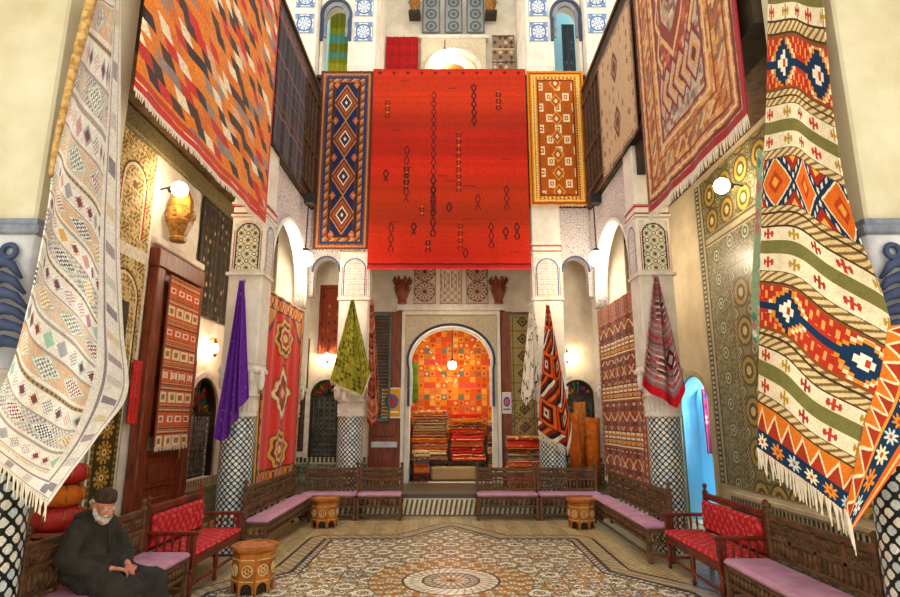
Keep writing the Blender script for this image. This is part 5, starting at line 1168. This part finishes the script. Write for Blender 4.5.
def urn(label, loc, crown=True, mat='woodgold', s=1.0):
    t = thing('wooden_lantern', label, 'lantern', loc); m = MB(); m.lathe([(.0, 0), (.13*s, 0), (.14*s, .05*s), (.12*s, .08*s), (.2*s, .3*s), (.22*s, .34*s), (.21*s, .56*s), (.19*s, .58*s), (.2*s, .6*s), (.0, .62*s)], (0, 0, 0), 8, False, ph=PI/8); b = m.build('body', M[mat], t)
    q = MB()
    for k in range(8):
        a = k*PI/4; q.ring(Vector((.2*s*math.cos(a), .2*s*math.sin(a), .45*s)), .05*s, .012*s, 'y', 10, 5)
    q.build('carved_rosettes', M[mat], b); q = MB()
    if crown:
        for k in range(8):
            a = k*PI/4+PI/8; q.tube([(.2*s*math.cos(a), .2*s*math.sin(a), .6*s), (.25*s*math.cos(a), .25*s*math.sin(a), .68*s), (.22*s*math.cos(a), .22*s*math.sin(a), .8*s)], [.07*s, .06*s, .004], 6)
        q.lathe([(.19*s, .58*s), (.22*s, .68*s), (.0, .66*s)], (0, 0, 0), 8, False, ph=PI/8)
        q.build('crown', M[mat], t)
    else:
        q.lathe([(.2*s, .6*s), (.19*s, .72*s), (.12*s, .88*s), (.03*s, 1.0*s), (.0, 1.08*s)], (0, 0, 0), 8, False, ph=PI/8); q.build('dome', M[mat], t)
    return t
urn('crown-topped wooden lantern on the cornice left of the carved frieze', (-1.2, WB-.3, 4.665), True, 'woodred', .85); urn('crown-topped wooden lantern on the cornice right of the carved frieze', (1.17, WB-.3, 4.665), True, 'woodred', .85)
urn('domed wooden lantern fixed on the wall above the wooden door', (-WX+.26, 8.72, 4.69), False, 'woodgold', .95)
for x, lb in ((-1.0, 'gilded domed lantern on the upper storey above the plain red cloth'), (1.1, 'gilded domed lantern on the upper storey above the faded rug')):
    u = urn(lb, (x, WB-.22, 12.85), False, 'woodgold', .75); br = MB().box(-.16, .16, -.16, .2, -.12, 0, b=.02).build('bracket', M['woodblk'], u)
def lamp(label, loc, wall, r=.1, mat='glow'):
    """globe lamp: wall = vector from the globe to its fixing"""
    t = thing('globe_lamp', label, 'lamp', loc); m = MB(); m.ball((0, 0, 0), r, 10); m.build('globe', M[mat], t)
    w = Vector(wall); q = MB(); d = w.normalized(); q.tube([d*r*.8, d*(r+.05)], [r*.5, r*.4], 12); q.tube([d*(r+.05), w*.6+Vector((0, 0, .03)), w], .014, 8); q.build('bracket', M['black'], t)
    return t
lamp('glaring globe lamp beside the domed wooden lantern, over the wooden door', (-4.2, 8.3, 5.4), (-.3, 0, .0), .12)
lamp('glaring globe lamp before the mosaic wall, under the fringed rust carpet', (4.25, 8.4, 5.5), (.345, 0, 0), .12)
for s_, lb in ((-1, 'glaring globe lamp in the court corner beside the navy runner'), (1, 'glaring globe lamp in the court corner beside the golden orange carpet')):
    t = lamp(lb, (s_*2.92, 11.0, 5.05), (0, .05, 1.15), .16, 'glowc'); MB().box(-.08, .14, -.06, .14, 1.15, 1.38, b=.02).build('junction_box', M['black'], t)
lamp('glaring globe lamp hanging before the patchwork carpet in the arched doorway', (.03, 14.12, 3.2), (0, 0, .95), .1, 'glowa'); lamp('small lamp glowing just under the hem of the bright red carpet', (.0, 12.25, 5.3), (0, .1, .4), .06, 'glowu')
lamp('glaring globe lamp on the upper storey before the sculpted white arch', (-.17, 13.75, 11.55), (0, .1, .5), .12, 'glowu')
def sconce(label, loc, n):
    t = thing('wall_sconce', label, 'sconce', loc); n = Vector(n); m = MB(); m.ball(n*.0, .055, 8, (1, 1, 1.7)); m.build('bulb', M['glowsm'], t)
    q = MB(); q.tube([(0, 0, .09), n*-.05+Vector((0, 0, .2)), n*-.13+Vector((0, 0, .16))], .014, 8); q.lathe([(.02, -.16), (.045, -.1), (.02, -.08)], (0, 0, 0), 10); q.lathe([(.05, .08), (.03, .13), (.01, .2)], (0, 0, 0), 10); q.build('bracket', M['brass'], t)
sconce('lit wall sconce above the arched lattice window beside the purple cloth', (-WX+.16, 10.75, 3.22), (1, 0, 0)); sconce('lit wall sconce behind the olive green pointed cloth', (-3.0, WB-.15, 3.38), (0, -1, 0)); sconce('lit wall sconce behind the black and orange cloth', (2.82, WB-.15, 3.38), (0, -1, 0))
# ------------------------------------------------------------------ side table with red leather poufs behind the man
t = thing('side_table', 'wooden side table stacked with red leather poufs behind the seated man', 'table', (-4.3, 6.75, 0)); MB().box(-.28, .3, -.4, .4, .7, .75, b=.01).build('table_top', M['woodred'], t); MB().box(-.26, .27, -.38, .38, .3, .68, b=.01).build('drawer_case', M['woodred'], t)
for x in (-.24, .26):
    for y in (-.36, .36): MB().box(x-.03, x+.03, y-.03, y+.03, 0, .7).build('leg', M['woodred'], t)
def pouf(label, loc, r, h, mat='redleather'):
    t = thing('leather_pouf', label, 'pouf', loc); m = MB(); m.lathe([(0, 0), (r*.75, .0), (r*.97, h*.25), (r, h*.5), (r*.97, h*.75), (r*.7, h), (0, h)], (0, 0, 0), 20); b = m.build('body', M[mat], t); q = MB()
    for k in range(8): a = k*PI/4; q.tube([(r*.7*math.cos(a), r*.7*math.sin(a), h+.003), (r*1.0*math.cos(a), r*1.0*math.sin(a), h*.75), (r*1.02*math.cos(a), r*1.02*math.sin(a), h*.5), (r*1.0*math.cos(a), r*1.0*math.sin(a), h*.25)], .006, 5)
    q.build('seam', M['brass'], b)
pouf('red leather pouf lying lowest on the side table behind the man', (-4.3, 6.6, .751), .25, .24); pouf('orange-red leather pouf in the middle of the stack behind the man', (-4.3, 6.6, 1.0), .23, .22, 'orangeroll'); pouf('red leather pouf on top of the stack behind the man', (-4.28, 6.62, 1.235), .22, .2); pouf('small red leather pouf beside the stack on the side table', (-4.15, 7.0, .75), .14, .16)
# ================================================================== THE SEATED MAN
def baked(mb, name, mat, parent, vox, smooth=4, wr=0.0, extra=None):
    """many overlapping volumes fused to one continuous skin"""
    o = mb.build('form', None); m = o.modifiers.new('r', 'REMESH'); m.mode = 'VOXEL'; m.voxel_size = vox; m.use_smooth_shade = True
    m = o.modifiers.new('s', 'SMOOTH'); m.iterations = smooth; m.factor = .5
    if wr:
        tx = bpy.data.textures.new('folds', 'CLOUDS'); tx.noise_scale = .11; d = o.modifiers.new('d', 'DISPLACE'); d.texture = tx; d.strength = wr; d.mid_level = .5
    dg = bpy.context.evaluated_depsgraph_get(); me = bpy.data.meshes.new_from_object(o.evaluated_get(dg)); old = o.data
    bpy.data.objects.remove(o); bpy.data.meshes.remove(old); me.name = name; me.materials.clear()
    return me
def limb(mb, pts, rs, n=12, k=6):
    pts = [Vector(p) for p in pts]
    for a, b, ra, rb in zip(pts, pts[1:], rs, rs[1:]):
        for i in range(k+1):
            t = i/k; mb.ball(a.lerp(b, t), ra+(rb-ra)*t, n//2)
man = thing('person', 'seated bearded man in dark hooded robe and dark cap, hands clasped in his lap', 'person', (-3.13, 5.32, 0), math.radians(-14))
HT = Matrix.Translation((.03, 0, 1.10)) @ Matrix.Rotation(math.radians(-14), 4, 'Z') @ Matrix.Rotation(math.radians(20), 4, 'Y') @ Matrix.Translation((-.03, 0, -1.10))
def hp(*p): return HT @ Vector(p)
bd = MB()
bd.ball((.04, 0, 1.225), .1, 12, (.98, .78, .92), HT); bd.ball((.075, 0, 1.18), .08, 12, (.95, .78, 1.1), HT); bd.ball((.098, 0, 1.13), .05, 10, (1, 1, .8), HT)
bd.tube([(.14, 0, 1.215), (.158, 0, 1.195), (.172, 0, 1.175), (.150, 0, 1.168)], [.011, .013, .017, .012], 8, True, HT)
for s_ in (-1, 1):
    bd.ball((.128, s_*.034, 1.222), .017, 6, (.7, 1.5, .6), HT); bd.ball((.118, s_*.04, 1.175), .03, 8, (1, 1, 1), HT); bd.ball((.03, s_*.08, 1.19), .03, 8, (.7, .4, 1.1), HT); bd.ball((.155, s_*.013, 1.17), .010, 6, (1, 1, .8), HT)
bd.ball((.146, 0, 1.148), .02, 8, (.6, 1.3, .4), HT); bd.ball((.143, 0, 1.137), .018, 8, (.6, 1.2, .45), HT)
limb(bd, [(-.02, 0, 1.02), (.015, 0, 1.10), (.05, 0, 1.15)], [.07, .06, .06])
limb(bd, [(0, 0, .66), (-.02, 0, .84), (-.01, 0, 1.0)], [.13, .12, .12])
for s_ in (-1, 1):
    limb(bd, [(-.01, s_*.12, .98), (.0, s_*.17, .96), (.04, s_*.25, .79), (.2, s_*.16, .71), (.29, s_*.10, .692)], [.04, .035, .03, .03, .03])
    limb(bd, [(.02, s_*.1, .62), (.56, s_*.14, .56), (.57, s_*.14, .10)], [.09, .065, .045]); limb(bd, [(.57, s_*.14, .06), (.72, s_*.15, .045)], [.04, .03])
me = baked(bd, 'body', None, None, .0075, 3)
hn = MB()
for s_ in (-1, 1):
    T = Matrix.Translation((.305, s_*.095, .69+(.012 if s_ < 0 else -.008))) @ Matrix.Rotation(-s_*math.radians(42), 4, 'Z') @ Matrix.Rotation(math.radians(12), 4, 'Y')
    hn.ball((.0, 0, 0), .027, 8, (1.4, 1, .8), T); hn.ball((.05, 0, 0), .04, 10, (1.2, 1, .45), T)
    for k, (oy, L) in enumerate(((-.032, .062), (-.011, .074), (.011, .078), (.032, .07))):
        oy *= s_; pts = [(.08, oy*.9, .002), (.08+L*.42, oy, -.004), (.08+L*.72, oy, -.022), (.08+L*.8, oy*.97, -.045)]
        for a, b, ra, rb in zip(pts, pts[1:], (.0105, .0098, .0092), (.0098, .0092, .0082)):
            for i in range(6): hn.ball(Vector(a).lerp(Vector(b), i/5), ra+(rb-ra)*i/5, 5, (1, 1, 1), T)
    for a, b in (((.025, -s_*-.03, .006), (.06, s_*.05, .012)), ((.06, s_*.05, .012), (.095, s_*.046, .006))):
        for i in range(6): hn.ball(Vector(a).lerp(Vector(b), i/5), .0115-.001*i/5, 5, (1, 1, 1), T)
mh = baked(hn, 'hands', None, None, .0035, 2)
import bmesh
bm = bmesh.new(); bm.from_mesh(me); bm.from_mesh(mh); me2 = bpy.data.meshes.new('body'); bm.to_mesh(me2); bm.free(); bpy.data.meshes.remove(mh); bpy.data.meshes.remove(me)
me2.polygons.foreach_set('use_smooth', [True]*len(me2.polygons)); link('body', me2, M['skin'], man)
rb = MB()
rb.ball((-.01, 0, .66), .2, 14, (1.05, 1.25, .78)); rb.ball((-.02, 0, .82), .18, 14, (1.02, 1.25, 1)); rb.ball((-.02, 0, .95), .16, 14, (1.0, 1.35, .9))
limb(rb, [(-.02, -.17, 1.0), (-.01, 0, 1.03), (-.02, .17, 1.0)], [.085, .09, .085]); limb(rb, [(-.01, 0, 1.03), (.015, 0, 1.095)], [.1, .078])
for s_ in (-1, 1):
    limb(rb, [(-.02, s_*.17, .995), (.03, s_*.27, .79)], [.088, .095]); limb(rb, [(.03, s_*.27, .79), (.17, s_*.19, .71), (.25, s_*.13, .685)], [.09, .078, .06])
    limb(rb, [(.05, s_*.11, .60), (.34, s_*.14, .585), (.56, s_*.15, .56)], [.11, .105, .1]); limb(rb, [(.56, s_*.15, .56), (.58, s_*.15, .3), (.58, s_*.15, .12)], [.1, .11, .13])
limb(rb, [(.1, 0, .59), (.52, 0, .53)], [.12, .09]); limb(rb, [(.52, 0, .5), (.54, 0, .12)], [.085, .12])
rb.ball((-.13, 0, 1.02), .1, 10, (.75, 1.25, .8)); rb.ball((-.10, 0, 1.085), .075, 10, (.8, 1.35, .7))
mr = baked(rb, 'robe', None, None, .014, 5, .06); mr.polygons.foreach_set('use_smooth', [True]*len(mr.polygons)); ro = link('robe', mr, M['robe'], man)
sm = MB(); sm.tube([(.095, 0, 1.09), (.145, 0, 1.0), (.165, 0, .9), (.175, 0, .8)], .008, 6); sm.build('front_seam', M['woodblk'], ro)
cp = MB(); cp.lathe([(.088, .0), (.092, .015), (.091, .05), (.082, .085), (.05, .1), (0, .104)], (0, 0, 0), 24, True, HT @ Matrix.Translation((.038, 0, 1.238)) @ Matrix.Rotation(math.radians(-8), 4, 'Y') @ Matrix.Diagonal((1.12, .94, 1, 1)))
cp.build('cap', M['cap'], man)
be = MB(); be.ball((.105, 0, 1.115), .05, 10, (1.0, 1.15, .95), HT); be.ball((.125, 0, 1.095), .035, 8, (.9, 1.0, 1.1), HT)
for s_ in (-1, 1):
    limb(be, [HT @ Vector((.04, s_*.072, 1.185)), HT @ Vector((.055, s_*.066, 1.145)), HT @ Vector((.095, s_*.045, 1.115))], [.016, .022, .03]); limb(be, [HT @ Vector((.155, s_*.006, 1.159)), HT @ Vector((.138, s_*.034, 1.143))], [.009, .012], 8)
mb_ = baked(be, 'beard', None, None, .006, 2, .008); mb_.polygons.foreach_set('use_smooth', [True]*len(mb_.polygons)); link('beard', mb_, M['beard'], man)
hr = MB()
limb(hr, [HT @ Vector((.02, -.078, 1.235)), HT @ Vector((-.04, -.06, 1.2)), HT @ Vector((-.055, 0, 1.19)), HT @ Vector((-.04, .06, 1.2)), HT @ Vector((.02, .078, 1.235))], [.012, .024, .026, .024, .012])
mh_ = baked(hr, 'hair', None, None, .006, 2, .006); mh_.polygons.foreach_set('use_smooth', [True]*len(mh_.polygons)); link('hair', mh_, M['beard'], man)
for s_ in (-1, 1):
    ey = MB(); ey.ball((.1385, s_*.031, 1.203), .0125, 8, (1, 1, 1), HT); e_ = ey.build('eye', M['capital_w'], man); q = MB(); q.ball((.148, s_*.031, 1.2), .0055, 6, (1, 1, 1), HT); q.build('iris', M['woodblk'], e_)
    eb = MB(); eb.tube([(.146, s_*.016, 1.222), (.146, s_*.034, 1.227), (.132, s_*.054, 1.22)], [.005, .006, .003], 6, True, HT); eb.build('eyebrow', M['beard'], man)
    sl = MB(); limb(sl, [(.57, s_*.14, .045), (.65, s_*.145, .05), (.73, s_*.15, .035)], [.043, .047, .035]); sl.build('slipper', M['woodor'], man)
# ================================================================== LIGHT
wd = bpy.data.worlds.new('sky'); SC.world = wd; wd.use_nodes = True; nt = wd.node_tree
bg = nt.nodes['Background']; tc = nt.nodes.new('ShaderNodeTexCoord'); sp = nt.nodes.new('ShaderNodeSeparateXYZ'); cr = nt.nodes.new('ShaderNodeValToRGB')
nt.links.new(tc.outputs['Generated'], sp.inputs[0]); nt.links.new(sp.outputs['Z'], cr.inputs[0]); nt.links.new(cr.outputs[0], bg.inputs[0])
e = cr.color_ramp.elements; e[0].position = .25; e[0].color = (1.2, 1.07, .87, 1); e[1].position = .8; e[1].color = (.72, .8, .88, 1)
bg.inputs[1].default_value = 1.2
SC.view_settings.view_transform = 'Standard'; SC.view_settings.look = 'None'; SC.view_settings.exposure = .57; SC.view_settings.gamma = 1; SC.view_settings.use_curve_mapping = False
SC.cycles.use_denoising = True; SC.cycles.max_bounces = 6
